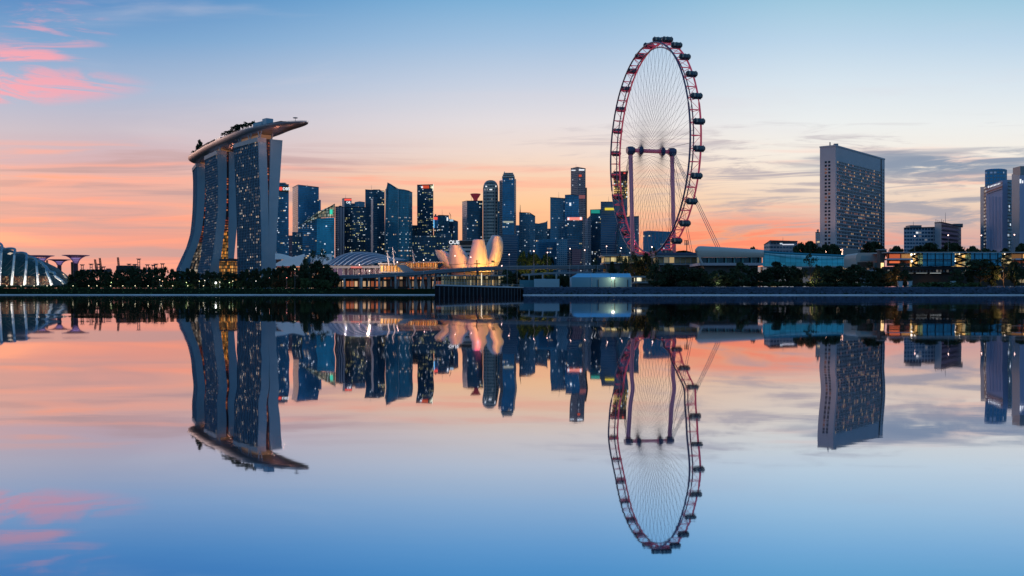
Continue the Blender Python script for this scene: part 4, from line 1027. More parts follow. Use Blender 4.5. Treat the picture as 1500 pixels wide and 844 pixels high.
# ribbed dome hall
def dome_hall():
    Y = 960; t = thing('ribbed_hall', 'convention hall under a swooping roof of white and blue ribs', 'hall', (PX(535, Y), Y + 25, GZ))
    ridge = catmull([(478, 387, 0), (492, 377, 0), (508, 371, 0), (524, 369, 0), (540, 369.5, 0), (556, 372, 0), (575, 376.5, 0), (597, 380.5, 0)], 6)
    eave = catmull([(478, 389.5, 0), (488, 389, 0), (500, 388.6, 0), (512, 388.4, 0), (524, 388.4, 0), (537, 388.2, 0), (552, 385, 0), (580, 381.8, 0)], 6)
    n = len(ridge); rows = []
    K = 8
    for i in range(n):
        r = []
        for k in range(K + 1):
            s = k / K
            # eave swings left of the ridge, so ribs lean
            r.append(tuple(P(eave[i].x + (ridge[i].x - eave[i].x) * s, eave[i].y + (ridge[i].y - eave[i].y) * math.sin(s * math.pi / 2), Y + 46 * s)))
        rows.append(r)
    m = MB(); m.grid(rows, 0, True); m.build('roof', mat('blue_grey_roofing', (.07, .12, .19), .4, .2), t)
    # ribs: from eave points sweeping up and right to the ridge
    MR = mat('white_rib', (.88, .80, .76), .5)
    def pos(i, s):
        i = max(0, min(n - 1.001, i)); a = int(i); f = i - a
        def g_(arr): return arr[a].lerp(arr[min(n - 1, a + 1)], f)
        e_, r_ = g_(eave), g_(ridge)
        return P(e_.x + (r_.x - e_.x) * s, e_.y + (r_.y - e_.y) * math.sin(s * math.pi / 2) - .15, Y + 46 * s - 1.2)
    for j in range(9):
        i0 = 1 + j * 4.1; m = MB()
        A = [pos(i0 + s * 15, s) for s in (0, .15, .3, .45, .6, .75, .9, 1)]
        B_ = [pos(i0 + 1.25 + s * 13.9, s) for s in (0, .15, .3, .45, .6, .75, .9, 1)]
        m.grid([A, B_], 0, True); m.build('rib', MR, t)
    m = MB(); x0, x1 = PX(484, Y + 6), PX(556, Y + 6)
    m.prism([(x0, Y + 8), (x1, Y + 8), (x1, Y + 45), (x0, Y + 45)], GZ, ZH(389, Y), 0, 0); m.build('wall', facade('hall_glass', 12, 30, (.05, .03, .06), (.26, .26, .32), .10, .0, .5, (1, .2, .15), (.6, .4, .7), .3, .14, .2, .3, .5, 0, 81), t)
    m = MB(); m.box((PX(520, Y), Y + 3, ZH(391.2, Y)), (PX(560, Y) - PX(480, Y), 4, 2.4)); m.build('fascia', M_pale, t)
    for k in range(9):
        x = PX(486 + k * 8, Y + 3); m = MB(); m.tube((x, Y + 3, GZ), (x, Y + 3, ZH(391, Y)), .55, n=6); m.build('column', M_pale, t)
    bar(t, 514, 530, 390.5, 393, Y - .5, mat('red_wash_lit', (.4, .1, .1), .5, emit=(1, .25, .2), es=.35), 'lit_band')
dome_hall()
for px, y, z, e, c in ((412, 1080, 10, 60000, (1, .60, .42)), (432, 1020, 9, 90000, (1, .60, .42)), (470, 1040, 9, 60000, (1, .60, .42)), (505, 905, 30, 50000, (1, .72, .58)), (540, 905, 32, 50000, (1, .66, .5))):
    l = bpy.data.lights.new('roof_floodlight', 'POINT'); l.energy = e * .9; l.color = c; l.shadow_soft_size = 2
    o = bpy.data.objects.new('roof_floodlight', l); COL.objects.link(o); o.location = (PX(px, y), y, z)
# lit mall halls between dome and museum
low_lit('mall hall with amber lit glass right of the ribbed hall', 555, 592, 930, 386.5, 398, 400, facade('amber_mall', 3.0, 9, (.4, .2, .06), (.10, .07, .05), .12, .05, 1, (1, .42, .08), (1, .62, .25), .3, .6, 0, .3, .5, .6, 82), 'mall_hall', 'mall')
low_lit('mall hall with a long blue flat roof edge, left of the petal museum', 592, 640, 1010, 384.6, 392, 396, facade('amber_mall2', 2.4, 8, (.4, .2, .06), (.08, .06, .05), .16, .05, 1, (1, .40, .07), (1, .6, .22), .3, .5, 0, .3, .5, .75, 83), 'mall_hall', 'mall', 10, 26, 6)
m = MB(); m.face([P(581, 388, 922), P(594, 388, 922), P(608, 398, 922), P(592, 398.5, 922)]); m.face([P(581, 388, 922), P(592, 398.5, 922), P(588, 398.5, 945), P(578, 389, 945)])
solo('skylight_roof', m, mat('skylight_glass', (.10, .18, .28), .2, .5), 'sloping blue glass skylight between the two amber lit mall halls', 'skylight')
for px, t0, b0, lab in ((568, 370, 389, 'slim raking white mast left of two beside the ribbed hall tail'), (576, 362, 389, 'taller raking white mast beside the ribbed hall tail'), (605, 366, 386, 'white mast standing over the blue roof edge of the mall')):
    m = MB(); m.tube(P(px + 2, b0, 925), P(px - 1, t0, 925), .9, .4, n=5); m.tube(P(px - .5, t0 + 4, 925), P(px + 3.5, t0 + 8, 925), .3, n=4)
    solo('mast', m, M_pale, lab, 'mast', 'white masts by the mall')

# ============================================================ BRIDGES AND RAMPS
def ribbon(m, pts, th, w, mi=0):
    """pts (px,row of the upper edge,Y); th thickness in metres"""
    for (p0, r0, y0), (p1, r1, y1) in zip(pts, pts[1:]):
        a, b = P(p0, r0, y0), P(p1, r1, y1)
        dn = Vector((0, w, 0)); u_ = Vector((0, 0, th))
        m.face([a - u_, b - u_, b, a], None, mi); m.face([a, b, b + dn, a + dn], None, mi); m.face([b - u_, a - u_, a - u_ + dn, b - u_ + dn], None, mi); m.face([b - u_ + dn, a - u_ + dn, a + dn, b + dn], None, mi)
t = thing('road_bridge', 'blue grey road bridge climbing rightwards past the ribbed hall and museum', 'bridge', (PX(610, 720), 720, GZ))
pts = [(482, 405.2, 735), (520, 404, 732), (560, 402.2, 728), (600, 399.6, 724), (640, 396.2, 720), (680, 393.4, 716), (720, 391.6, 712), (760, 390.6, 708), (800, 390, 705), (860, 389.6, 700), (980, 389.4, 690)]
m = MB(); ribbon(m, pts, 2.0, 16); m.build('deck', mat('bridge_blue_grey', (.13, .18, .23), .6, noise=.15, nscale=.05), t)
m = MB(); ribbon(m, [(a, b - .2 - 1.0, c - .3) for a, b, c in pts], .8, .4); m.build('parapet', mat('bridge_parapet', (.22, .27, .32), .6), t)
for px in (604, 614, 624, 632):
    m = MB(); a = P(px, 402, 730); 
    for s in (-1, 1): m.tube((a.x + s * 3.2, 731, a.z + 1.0), (a.x + s * .6, 731, -.5), .75, n=5)
    m.build('pier', M_pale, t)
for px in (505, 530, 556, 580, 660, 700, 740, 780, 820, 860, 900):
    a = P(px, 396, 728); m = MB(); 
    top = [p for p in pts if p[0] >= px][0]; z = ZH(top[1], top[2]) - 1.9
    m.tube((a.x, 726, -.5), (a.x, 726, z), .8, n=6); m.build('pier', M_conc, t)
m = MB(); m.box((PX(620, 722), 726, 2.0), (24, 12, 3.4)); m.build('pier_base', M_pale, t)
t = thing('ramp_road', 'lower pale edged ramp road passing behind the white tents', 'ramp road', (PX(870, 640), 640, GZ))
pts = [(764, 401.5, 660), (800, 399, 652), (840, 398, 646), (900, 398.6, 640), (965, 399.4, 636), (1010, 400, 634)]
m = MB(); ribbon(m, pts, 1.3, 12); m.build('deck', mat('ramp_concrete', (.20, .25, .31), .6), t)
for px in (775, 795, 815, 842, 866, 890, 940):
    m = MB(); m.tube((PX(px, 650), 650, GZ - .5), (PX(px, 650), 650, ZH(401.5, 646)), .6, n=6); m.build('pier', M_conc, t)

# lit promenade arcade below the bridge
t = thing('arcade', 'long waterside arcade with reddish lit openings under the road bridge', 'arcade', (PX(560, 770), 770, GZ))
m = MB(); x0, x1 = PX(470, 790), PX(662, 790); m.prism([(x0, 775), (x1, 775), (x1, 790), (x0, 790)], GZ - 2.5, ZH(405.5, 775), 0, 0)
m.build('wall', facade('arcade_front', 3.1, 5.6, (.12, .03, .02), (.05, .045, .05), .16, .14, .85, (1, .26, .10), (1, .62, .34), .3, .55, .1, .3, .5, .45, 84), t)
m = MB(); m.box(((x0 + x1) / 2, 776, ZH(405, 775)), (x1 - x0, 18, .8)); m.build('roof', M_conc, t)
for k in range(17):
    m = MB(); x = x0 + 3 + k * 5.9; m.box((x, 773.6, ZH(411, 775)), (.9, .8, 9)); m.build('column', M_pale, t)
m = MB(); m.box(((x0 + x1) / 2, 768, .9), (x1 - x0, 8, 2.6)); m.build('plinth', M_conc, t)
# lit fence and parked cars behind the sea wall
t = thing('lit_colonnade', 'golden lit colonnade on the quay below the petal museum', 'colonnade', (PX(695, 640), 640, GZ))
m = MB(); x0, x1 = PX(646, 650), PX(768, 650)
m.prism([(x0, 650), (x1, 650), (x1, 656), (x0, 656)], GZ, ZH(404.5, 650), 0, 0)
m.build('back_wall', facade('gold_wall', 2.0, 5.0, (.35, .22, .10), (.16, .11, .06), .16, .08, 1, (1, .60, .22), (1, .80, .45), .3, .42, 0, .5, .6, .65, 85), t)
for k in range(34): m = MB(); x = x0 + 1 + k * (x1 - x0 - 2) / 33; m.tube((x, 646, GZ), (x, 646, ZH(405.5, 650)), .16, n=4); m.build('post', mat('warm_post', (.5, .42, .3), .6), t)
m = MB(); m.box(((x0 + x1) / 2, 650, ZH(404.2, 650)), (x1 - x0, 12, .6)); m.build('roof', M_conc, t)
# cars
def car(px, Y, z, colr, label):
    x = PX(px, Y); t = thing('parked_car', label, 'car', (x, Y, z), 'cars parked on the quay')
    L, W = 4.4, 1.8; m = MB()
    prof = [(-2.2, .35), (2.2, .35), (2.2, .8), (1.45, .95), (.8, 1.45), (-1.0, 1.45), (-1.8, .95), (-2.2, .85)]
    A = [(x + a, Y - W / 2, z + b) for a, b in prof]; B_ = [(x + a, Y + W / 2, z + b) for a, b in prof]
    m.face(A); m.face(B_[::-1])
    for i in range(len(A)): j = (i + 1) % len(A); m.face([A[j], A[i], B_[i], B_[j]])
    m.build('body', mat('car_paint_' + colr[0], colr[1], .3, .3), t)
    m = MB(); m.face([(x - .9, Y - W / 2 - .01, z + .98), (.75 + x, Y - W / 2 - .01, z + .98), (x + .6, Y - W / 2 - .01, z + 1.38), (x - .8, Y - W / 2 - .01, z + 1.38)]); m.build('side_window', mat('car_glass', (.02, .03, .04), .1), t)
    for a in (-1.35, 1.35):
        m = MB(); m.tube((x + a, Y - W / 2 - .03, z + .33), (x + a, Y - W / 2 + .2, z + .33), .33, n=10); m.build('wheel', M_dark, t)
CC = dict(grey=('grey', (.2, .22, .25)), dark=('dark', (.03, .04, .05)), white=('white', (.5, .5, .52)), blue=('blue', (.05, .1, .2)))
for px, c, lab in ((662, 'grey', 'grey parked car at the left end of the quay row'), (672, 'dark', 'dark parked car next to the leftmost grey one on the quay'), (684, 'grey', 'grey parked car midway, in front of the golden colonnade'),
                   (694, 'dark', 'dark parked car left of the bright white post'), (708, 'blue', 'blue parked car just right of the bright white post'), (720, 'grey', 'grey parked car beside the thin post right of centre'),
                   (731, 'dark', 'dark parked car near the right end of the quay row'), (741, 'white', 'white parked car at the right end of the quay row')):
    car(px, 600, GZ + .02, CC[c], lab)

# ============================================================ TENTS
def tent(label, px0, px1, Y, pr, pe, pb, dep, litend, name='marquee', hip=4.0):
    t = thing(name, label, 'marquee tent', (PX((px0 + px1) / 2, Y), Y + dep / 2, GZ))
    x0, x1 = PX(px0, Y), PX(px1, Y); ze, zr = ZH(pe, Y), ZH(pr, Y)
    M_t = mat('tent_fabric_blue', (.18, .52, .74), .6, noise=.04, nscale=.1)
    nb = max(2, int((x1 - x0) / 9)); ym = Y + dep / 2
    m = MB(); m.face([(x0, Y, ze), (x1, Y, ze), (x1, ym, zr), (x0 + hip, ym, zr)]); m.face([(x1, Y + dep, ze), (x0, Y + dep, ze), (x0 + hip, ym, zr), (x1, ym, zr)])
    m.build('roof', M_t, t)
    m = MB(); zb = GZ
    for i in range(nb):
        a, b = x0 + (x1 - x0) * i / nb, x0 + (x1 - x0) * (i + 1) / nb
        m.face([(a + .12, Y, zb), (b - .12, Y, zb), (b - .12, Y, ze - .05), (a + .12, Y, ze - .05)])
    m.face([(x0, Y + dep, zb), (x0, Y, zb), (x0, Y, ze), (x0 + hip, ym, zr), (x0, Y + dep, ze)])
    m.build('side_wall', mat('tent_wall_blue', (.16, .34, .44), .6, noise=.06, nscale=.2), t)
    m = MB(); m.face([(x1, Y, zb), (x1, Y + dep, zb), (x1, Y + dep, ze), (x1, ym, zr), (x1, Y, ze)])
    m.build('gable_wall', mat('tent_gable_lit', (.7, .66, .55), .6, emit=(1, .85, .6), es=.16) if litend else M_t, t)
    m = MB()
    for i in range(nb + 1):
        a = x0 + (x1 - x0) * i / nb; m.tube((a, Y - .1, zb), (a, Y - .1, ze), .12, n=4); m.tube((a, Y - .1, ze + .05), (max(a, x0 + hip), ym, zr + .08), .10, n=4)
    m.build('frame', mat('tent_frame', (.35, .45, .52), .5), t)
    return t
t = tent('long pale blue marquee with a bright lamp on its front wall', 837, 925, 560, 400.2, 406.3, 419.5, 16, True)
x0 = PX(898, 559); m = MB(); m.box((x0, 559.2, ZH(407.6, 559)), (1.6, .3, .5)); m.build('wall_lamp', M_wlamp, t)
for dx in (-8, 1.0, 8):
    m = MB(); m.box((x0 + dx, 559.8, GZ + 2.1), (.35, .2, 4.2)); m.build('door_frame', M_dark, t)
l = bpy.data.lights.new('marquee_lamp', 'POINT'); l.energy = 1100; l.color = (1, .74, .36); l.shadow_soft_size = .5
o = bpy.data.objects.new('marquee_lamp', l); COL.objects.link(o); o.location = (x0, 556.5, ZH(408, 559))
t = tent('small pale blue marquee left of the long lit one', 778, 797, 570, 408.5, 412, 419.5, 10, False, hip=8)
m = MB(); m.box((PX(801, 566), 569, GZ + 2.3), (14, 5, 4.6)); 
t2 = solo('site_cabin', m, mat('pale_blue_cabin', (.34, .48, .56), .6), 'white and pale blue site cabin joined right of the small marquee', 'cabin')
m = MB(); m.box((PX(773, 570), 572, GZ + 2.0), (9, 5, 4.0)); m.box((PX(773, 570), 569.4, GZ + 1.6), (2, .3, 3.0))
solo('site_cabin', m, mat('dim_blue_cabin', (.06, .20, .26), .6), 'dim teal site cabin joined left of the small marquee', 'cabin')
low_lit('low open shelter with white lit interior right of the long marquee', 930, 962, 600, 405.5, 412.6, 419, F_ywh, 'shelter', 'shelter', 4, 12)

# ============================================================ RIGHT BANK BUILDINGS
def grandstand():
    Y = 600; t = thing('grandstand', 'cream grandstand with rounded roof and a dark window band', 'grandstand', (PX(1068, Y), Y + 20, GZ))
    M_cr = mat('cream_cladding', (.52, .47, .43), .55, noise=.06, nscale=.1)
    # rounded nose on the left, roof sinking to the right
    m = MB(); rows = []
    for i in range(25):
        s = i / 24; px = 1018 + 101 * s
        top = 360.2 + 6.0 * s ** 1.2; rise = 1 if s > .06 else math.sin(s / .06 * math.pi / 2)
        bot = 377.3 - (1 - rise) * 9
        top = top + (1 - rise) * 5.5
        r = [tuple(P(px, bot, Y)), tuple(P(px - .0, bot + (top - bot) * .55, Y - 1.5)), tuple(P(px, bot + (top - bot) * .85, Y)), tuple(P(px, top, Y + 5)), tuple(P(px, top + .3, Y + 14)), tuple(P(px, top + 3, Y + 34)), tuple(P(px, bot, Y + 36))]
        rows.append(r)
    m.grid(rows, 0, True); m.face([rows[0][k] for k in range(7)]); m.face([rows[-1][k] for k in range(6, -1, -1)]); m.build('roof', M_cr, t)
    m = MB(); m.prism([(PX(1027, Y + 4), Y + 4), (PX(1116, Y + 4), Y + 4), (PX(1116, Y + 30), Y + 30), (PX(1024, Y + 30), Y + 30)], ZH(385, Y), ZH(377, Y), 0, 0)
    m.build('window_band', facade('stand_glass', 8, 30, (.01, .04, .06), (.12, .25, .28), .03, 0, .0, seed=91), t)
    for k in range(7):
        px = 1038 + k * 12.5; m = MB(); m.box((PX(px, Y + 2), Y + 2, ZH(381.2, Y)), (.7, 1.2, 8 / F * Y)); m.build('column', mat('teal_post', (.10, .28, .30), .5), t)
    m = MB(); m.prism([(PX(1025, Y), Y), (PX(1117, Y), Y), (PX(1117, Y), Y + 30), (PX(1023, Y), Y + 30)], ZH(389, Y), ZH(385.2, Y), 0, 0); m.build('terrace', mat('pale_lilac', (.45, .43, .50), .6), t)
    m = MB()
    m.face([P(1021.5, 374, Y - .5), P(1024.5, 373.8, Y - .5), P(1031.5, 388.5, Y - .5), P(1028.5, 388.8, Y - .5)]); m.build('raking_edge', M_pale, t)
    m = MB(); m.prism([(PX(1034, Y), Y + 6), (PX(1114, Y), Y + 6), (PX(1114, Y), Y + 28), (PX(1034, Y), Y + 28)], GZ, ZH(389.1, Y), 0, 0); m.build('base', facade('stand_base', 7, 9, (.03, .04, .05), (.12, .09, .09), .05, .1, .12, (1, .75, .5), (.8, .9, 1), .4, .4, 0, .4, .6, 0, 92), t)
grandstand()
t = thing('floodlight_mast', 'floodlight mast with a square lamp bank left of the cream grandstand', 'floodlight mast', (PX(1006, 760), 760, GZ))
m = MB(); m.tube((PX(1006, 760), 760, GZ), P(1006, 352, 760), .5, .3, n=6); m.build('pole', M_dark, t)
m = MB()
for i in range(4): m.box(P(1005.5, 352.5 + i * 2, 759), (3.0, .5, .45))
m.box(P(1002.8, 355.5, 759), (.2, .4, 4)); m.box(P(1008.2, 355.5, 759), (.2, .4, 4)); m.build('lamp_bank', M_dark, t)
def tubehall():
    Y = 640; t = thing('glass_hall', 'long teal glass hall curving low between grandstand and pit building', 'hall', (PX(1190, Y), Y + 15, GZ))
    m = MB(); n = 30; rows = []; uv = []
    for i in range(n + 1):
        s = i / n; px = 1117 + 142 * s; top = 368 + 7.2 * (s ** .7) ; bot = 390.2; y = Y + 6 * math.sin(s * math.pi)
        r = []; w = []
        for k in range(7):
            th = (k / 6) * math.pi * .55
            r.append(tuple(P(px, bot + (top - bot) * math.sin(min(th, math.pi / 2)), y + 22 * (1 - math.cos(th))))); w.append((px * .42, k * 1.6))
        rows.append(r); uv.append(w)
    m.grid(rows, 0, True, uv)
    m.build('glass_shell', facade('hall_shell', 3.2, 1.6, (.05, .25, .25), (.03, .14, .15), .03, .03, .0, seed=93, metal=.5, rough=.3), t)
    m = MB(); m.path([tuple(P(1117 + 142 * s, 368 + 7.2 * (s ** .7) + .6, Y + 12)) for s in (i / 12 for i in range(13))], .8, 6); m.build('ridge_beam', mat('bright_teal_panel', (.04, .26, .36), .4, .3), t)
    m = MB()
    m.box(P(1190, 391, Y - 3), (PX(1259, Y) - PX(1119, Y), 5, .7)); 
    for i in range(60): x = PX(1120, Y) + i * .99; m.tube((x, Y - 5, ZH(391, Y)), (x, Y - 5, ZH(387.5, Y)), .05, n=3)
    m.build('terrace_railing', M_pale, t)
    m = MB(); m.prism([(PX(1117, Y), Y + 1), (PX(1260, Y), Y + 1), (PX(1260, Y), Y + 30), (PX(1117, Y), Y + 30)], GZ, ZH(390.6, Y), 0, 0)
    m.build('base', facade('hall_base', 5, 6.5, (.05, .05, .06), (.10, .09, .10), .06, .12, .35, (1, .75, .5), (.9, .9, 1), .5, .5, 0, .4, .6, .5, 190), t)
tubehall()
t = thing('rounded_hall_end', 'cream hall end with rounded upper left corner beside the concrete stair tower', 'hall', (PX(1272, 610), 610, GZ))
m = MB(); pr = [(1253.5, 392), (1253.5, 378), (1254.5, 373.5), (1257.5, 371), (1261, 370.4), (1289, 370.2), (1289, 392)]
A = [P(a, b, 610) for a, b in pr]; B_ = [p + Vector((0, 22, 0)) for p in A]
m.face(A[::-1])
for i in range(len(A)): j = (i + 1) % len(A); m.face([A[i], A[j], B_[j], B_[i]])
m.build('shell', mat('cream_cladding', (.5, .5, .5)), t)
m = MB(); m.face([P(1260, 382.3, 609.6), P(1285, 382.3, 609.6), P(1285, 374.5, 609.6), P(1262, 374.5, 609.6)][::1]); m.build('panel', mat('pale_teal_panel', (.28, .38, .40), .5), t)
m = MB(); m.face([P(1256, 391, 609.5), P(1279, 391, 609.5), P(1279, 384, 609.5), P(1256, 384, 609.5)]); m.build('opening', fc('shop'), t)
m = MB(); m.face([P(1281, 392, 609.4), P(1288.5, 392, 609.4), P(1288.5, 385, 609.4), P(1281, 385, 609.4)]); m.build('door_panel', mat('bright_teal_panel', (.04, .26, .36)), t)
def pit():
    Y = 590; t = thing('pit_building', 'long flat roofed pit building with blue glass bays and golden lit stairs', 'pit building', (PX(1400, Y), Y + 12, GZ))
    M_fl = mat('amber_interior', (.3, .10, .05), .6, emit=(1, .34, .10), es=.20); 
    m = MB(); x0, x1 = PX(1296, Y), PX(1530, Y)
    m.box(((x0 + x1) / 2, Y + 9, ZH(370, Y)), (x1 - x0, 22, .5)); m.build('roof', M_pale, t)
    z = lambda py: ZH(py, Y)
    # back walls and glowing interiors
    def panel(a, b, t0, b0, dy, mm, nm, uvs=None):
        q = MB(); q.face([P(a, b0, Y + dy), P(b, b0, Y + dy), P(b, t0, Y + dy), P(a, t0, Y + dy)], uvs or [(PX(a, Y), z(b0)), (PX(b, Y), z(b0)), (PX(b, Y), z(t0)), (PX(a, Y), z(t0))]); return q.build(nm, mm, t)
    F_int = facade('pit_interior', 7, 4.0, (.25, .06, .03), (.05, .02, .02), .05, .10, 1, (1, .20, .07), (1, .50, .16), .35, .8, 0, .5, .6, .35, 94)
    F_st = facade('stair_wall', 3.2, 3.6, (.4, .25, .10), (.25, .14, .05), .04, .04, 1, (1, .55, .16), (1, .72, .35), .4, .85, 0, .5, .6, .3, 95)
    for a, b in ((1299, 1333), (1482, 1530)):
        panel(a, b, 371.2, 390, 9, F_int, 'lit_interior')
        q = MB(); q.box(P((a + b) / 2, 380, Y + 4), (PX(b, Y) - PX(a, Y), 9, .9)); q.build('floor_slab', mat('pale_blue_slab', (.42, .52, .66), .5), t)
        q = MB(); q.box(P((a + b) / 2, 387.6, Y + 1), (PX(b, Y) - PX(a, Y), .3, 1.6)); q.build('balustrade', M_dark, t)
    M_bg = facade('bay_glass', 4.7, 3.9, (.03, .20, .34), (.015, .06, .10), .02, .035, 0, seed=96, metal=.65, rough=.18, vary=.25)
    for a, b in ((1347, 1394), (1417, 1462)):
        q = MB(); q.box(P((a + b) / 2, 380.6, Y + 4), (PX(b, Y) - PX(a, Y), 9, 19 / F * Y)); q.build('glass_bay', M_bg, t)
        q = MB(); q.box(P((a + b) / 2, 380.6, Y - 1.0), (PX(b, Y) - PX(a, Y), .4, .5))
        for k in range(5): q.box(P(a + (b - a) * k / 4, 380.6, Y - .9), (.22, .4, 19 / F * Y))
        q.build('mullions', M_dark, t)
    for a, b in ((1333, 1347), (1394, 1417), (1462, 1482)):
        panel(a, b, 371.2, 391, 7, F_st, 'lit_stairwell')
        q = MB(); n = 2
        for k in range(n):
            yb, yt = 390 - k * 9.6, 380.5 - k * 9.6
            q.tube(P(a + 3, (yb + yt) / 2, Y + 2), P(b - 1, yb, Y + 2), .5, n=4); q.tube(P(a + 3, (yb + yt) / 2, Y + 3), P(b - 1, yt + .5, Y + 3), .5, n=4)
        q.box(P((a + b) / 2, 380.8, Y + 3), ((b - a) / F * Y * .5, 3, .5)); q.build('stair_flight', M_dark, t)
        q = MB()
        for k, (fx, py) in enumerate(((.15, 373), (.5, 373), (.2, 383))): q.ball(P(a + (b - a) * fx, py, Y + 4), .5, 6, 4)
        q.build('lamp', M_wlamp, t)
        panel(a + 1, b - 1, 391.5, 400, 6, fc('shop'), 'lit_ground_room')
    q = MB(); q.box(((x0 + x1) / 2, Y + 9, (z(390.6) + z(395)) / 2), (x1 - x0, 16, (4.4) / F * Y)); q.build('beam', mat('dark_beam', (.02, .022, .03), .6), t)
    panel(1296, 1530, 395, 400, 5, facade('rail_band', 2.0, 2.6, (.12, .18, .24), (.03, .04, .05), .2, .1, .25, (.75, .85, 1), (1, .9, .8), .5, .45, 0, .4, .5, .3, 97), 'gallery_band')
    panel(1296, 1530, 400, 419, 8, facade('ground_floor', 8, 5.5, (.02, .02, .02), (.03, .028, .03), .10, .3, .35, (1, .75, .4), (.9, 1, 1), .5, .8, 0, .4, .5, .3, 98), 'ground_floor')
pit()
t = thing('stair_tower', 'dark concrete stair tower with a lit doorway at the left end of the pit building', 'stair tower', (PX(1292, 596), 596, GZ))
m = MB(); m.box((PX(1292, 596), 598, (GZ + ZH(366.5, 596)) / 2), (2.6, 5, ZH(366.5, 596) - GZ)); m.build('shaft', mat('dark_wall', (.1, .09, .09)), t)
m = MB(); m.box((PX(1293, 594), 596, ZH(366, 594)), (5, 5, .4)); m.build('cap', M_pale, t)
m = MB(); m.box(P(1292.5, 389, 595.2), (1.6, .3, 3.0)); m.build('lit_doorway', M_warm, t)
for px, lab in ((1318.5, 'small pale blue kiosk at the head of the waterside steps, left one'), (1332.5, 'small pale blue kiosk right of the waterside steps'), (1396, 'pale grey kiosk half hidden by the large bushes')):
    m = MB(); m.box((PX(px, 553), 553, GZ + 1.5), (2.0, 2, 3.0)); m.box((PX(px, 553), 553, GZ + 3.1), (2.4, 2.4, .25)); solo('kiosk', m, mat('pale_blue_cabin', (.34, .48, .56)), lab, 'kiosk', 'kiosks by the pit building')
# steps down to the water
m = MB()
for i in range(9): m.box((PX(1328 + i * 1.0, 548), 548 - i * 1.7, GZ - i * .45 - .6), (4.5, 1.8, 1.2))
o = solo('water_steps', m, M_pale, 'pale concrete steps running down the stone bank to the water', 'steps')
# glass conservatory with white legs
def conservatory():
    Y = 745; t = thing('glass_conservatory', 'glass conservatory with white arched legs at the left frame edge', 'conservatory', (PX(30, Y), Y + 20, GZ))
    M_gl = facade('conservatory_glass', 3.0, 3.0, (.004, .03, .035), (.01, .05, .055), .08, .08, .02, (1, .6, .3), (1, .8, .6), .4, .5, .0, .6, .8, .6, 101)
    st_ = [(-60, 346), (-30, 352), (0, 363), (12, 366), (24, 369), (36, 374), (48, 380), (58, 385), (66, 391), (74, 399), (80, 408), (84, 417)]
    rows = []; uv = []
    for px, py in st_:
        r = []; w = []
        H0 = ZH(py + 2, Y + 14) - GZ
        for k in range(11):
            th = math.pi * (k / 10) * .9 + .02
            y = Y + 30 - 26 * math.cos(th); r.append((PX(px, Y + 14) , y, GZ + H0 * math.sin(th) ** .8)); w.append((px * .5, k * 4))
        rows.append(r); uv.append(w)
    m = MB(); m.grid(rows, 0, True, uv); m.build('glass_shell', M_gl, t)
    for i, (a, b) in enumerate(((-20, -6), (2, 14), (18, 34), (38, 52), (56, 72))):
        m = MB(); m.face([P(a, 418, Y + 2.6), P(b, 418, Y + 2.6), P(b - 1, 405, Y + 2.6), P(a + 1, 404, Y + 2.6)], [(a, 0), (b, 0), (b, 9), (a, 9)])
        m.build('lit_interior', facade('garden_glow', 1.1, 1.1, (.03, .012, .008), (.01, .01, .008), .1, .1, .35, (1, .24, .08), (1, .75, .4), .25, .4, 0, .5, .6, .3, 102), t)
    M_leg = mat('white_arch', (.80, .78, .76), .45)
    M_hi = mat('blue_grey_arch', (.16, .30, .40), .45)
    legs = [((-22, 417), (-16, 360), (-14, 352), (-24, 349)), ((-1, 417), (2, 368), (3, 360), (-5, 357)), (((17.3), 417), (21, 372), (21.5, 365), (4, 366)), ((36.3, 417), (38.8, 380), (38.5, 372), (24, 371)),
            ((56.2, 417.5), (53.5, 388), (51.5, 379), (38, 378)), ((76, 417), (68, 396), (63, 387), (49, 383)), ((95, 415.5), (80, 402), (72, 397), (62, 391))]
    for f_, e_, c_, b_ in legs:
        m = MB(); m.path([P(f_[0], f_[1] + 1, Y - 3), P((f_[0] * 2 + e_[0]) / 3, (f_[1] * 2 + e_[1]) / 3, Y - 2.5), P(e_[0], e_[1] + 2, Y - 1)], [1.05, .95, .8], 7); m.build('leg', M_leg, t)
        pts = catmull([tuple(P(e_[0], e_[1] + 2, Y - 1)), tuple(P(e_[0] + .2, e_[1] - 2, Y + 1)), tuple(P(c_[0], c_[1], Y + 5)), tuple(P((c_[0] + b_[0]) / 2, min(c_[1], b_[1]) - .8, Y + 10)), tuple(P(b_[0], b_[1], Y + 16))], 4)
        m = MB(); m.path(pts, .9, 7); m.build('arch', M_hi, t)
        m = MB()
        for k in (.2, .45, .7): m.tube(P(f_[0] + (e_[0] - f_[0]) * (k + .2), f_[1] + (e_[1] - f_[1]) * (k + .2), Y - 1.5), P(f_[0] + (e_[0] - f_[0]) * k - 12, f_[1] - 4 + (e_[1] - f_[1]) * k * .7, Y + 8), .14, n=4)
        m.build('stay', M_steel, t)
    for px in (10, 31, 51, 70):
        l = bpy.data.lights.new('arch_uplight', 'POINT'); l.energy = 2600; l.color = (1, .92, .8); l.shadow_soft_size = .6
        o = bpy.data.objects.new('arch_uplight', l); COL.objects.link(o); o.location = (PX(px, Y - 9), Y - 9, GZ + 3)
conservatory()
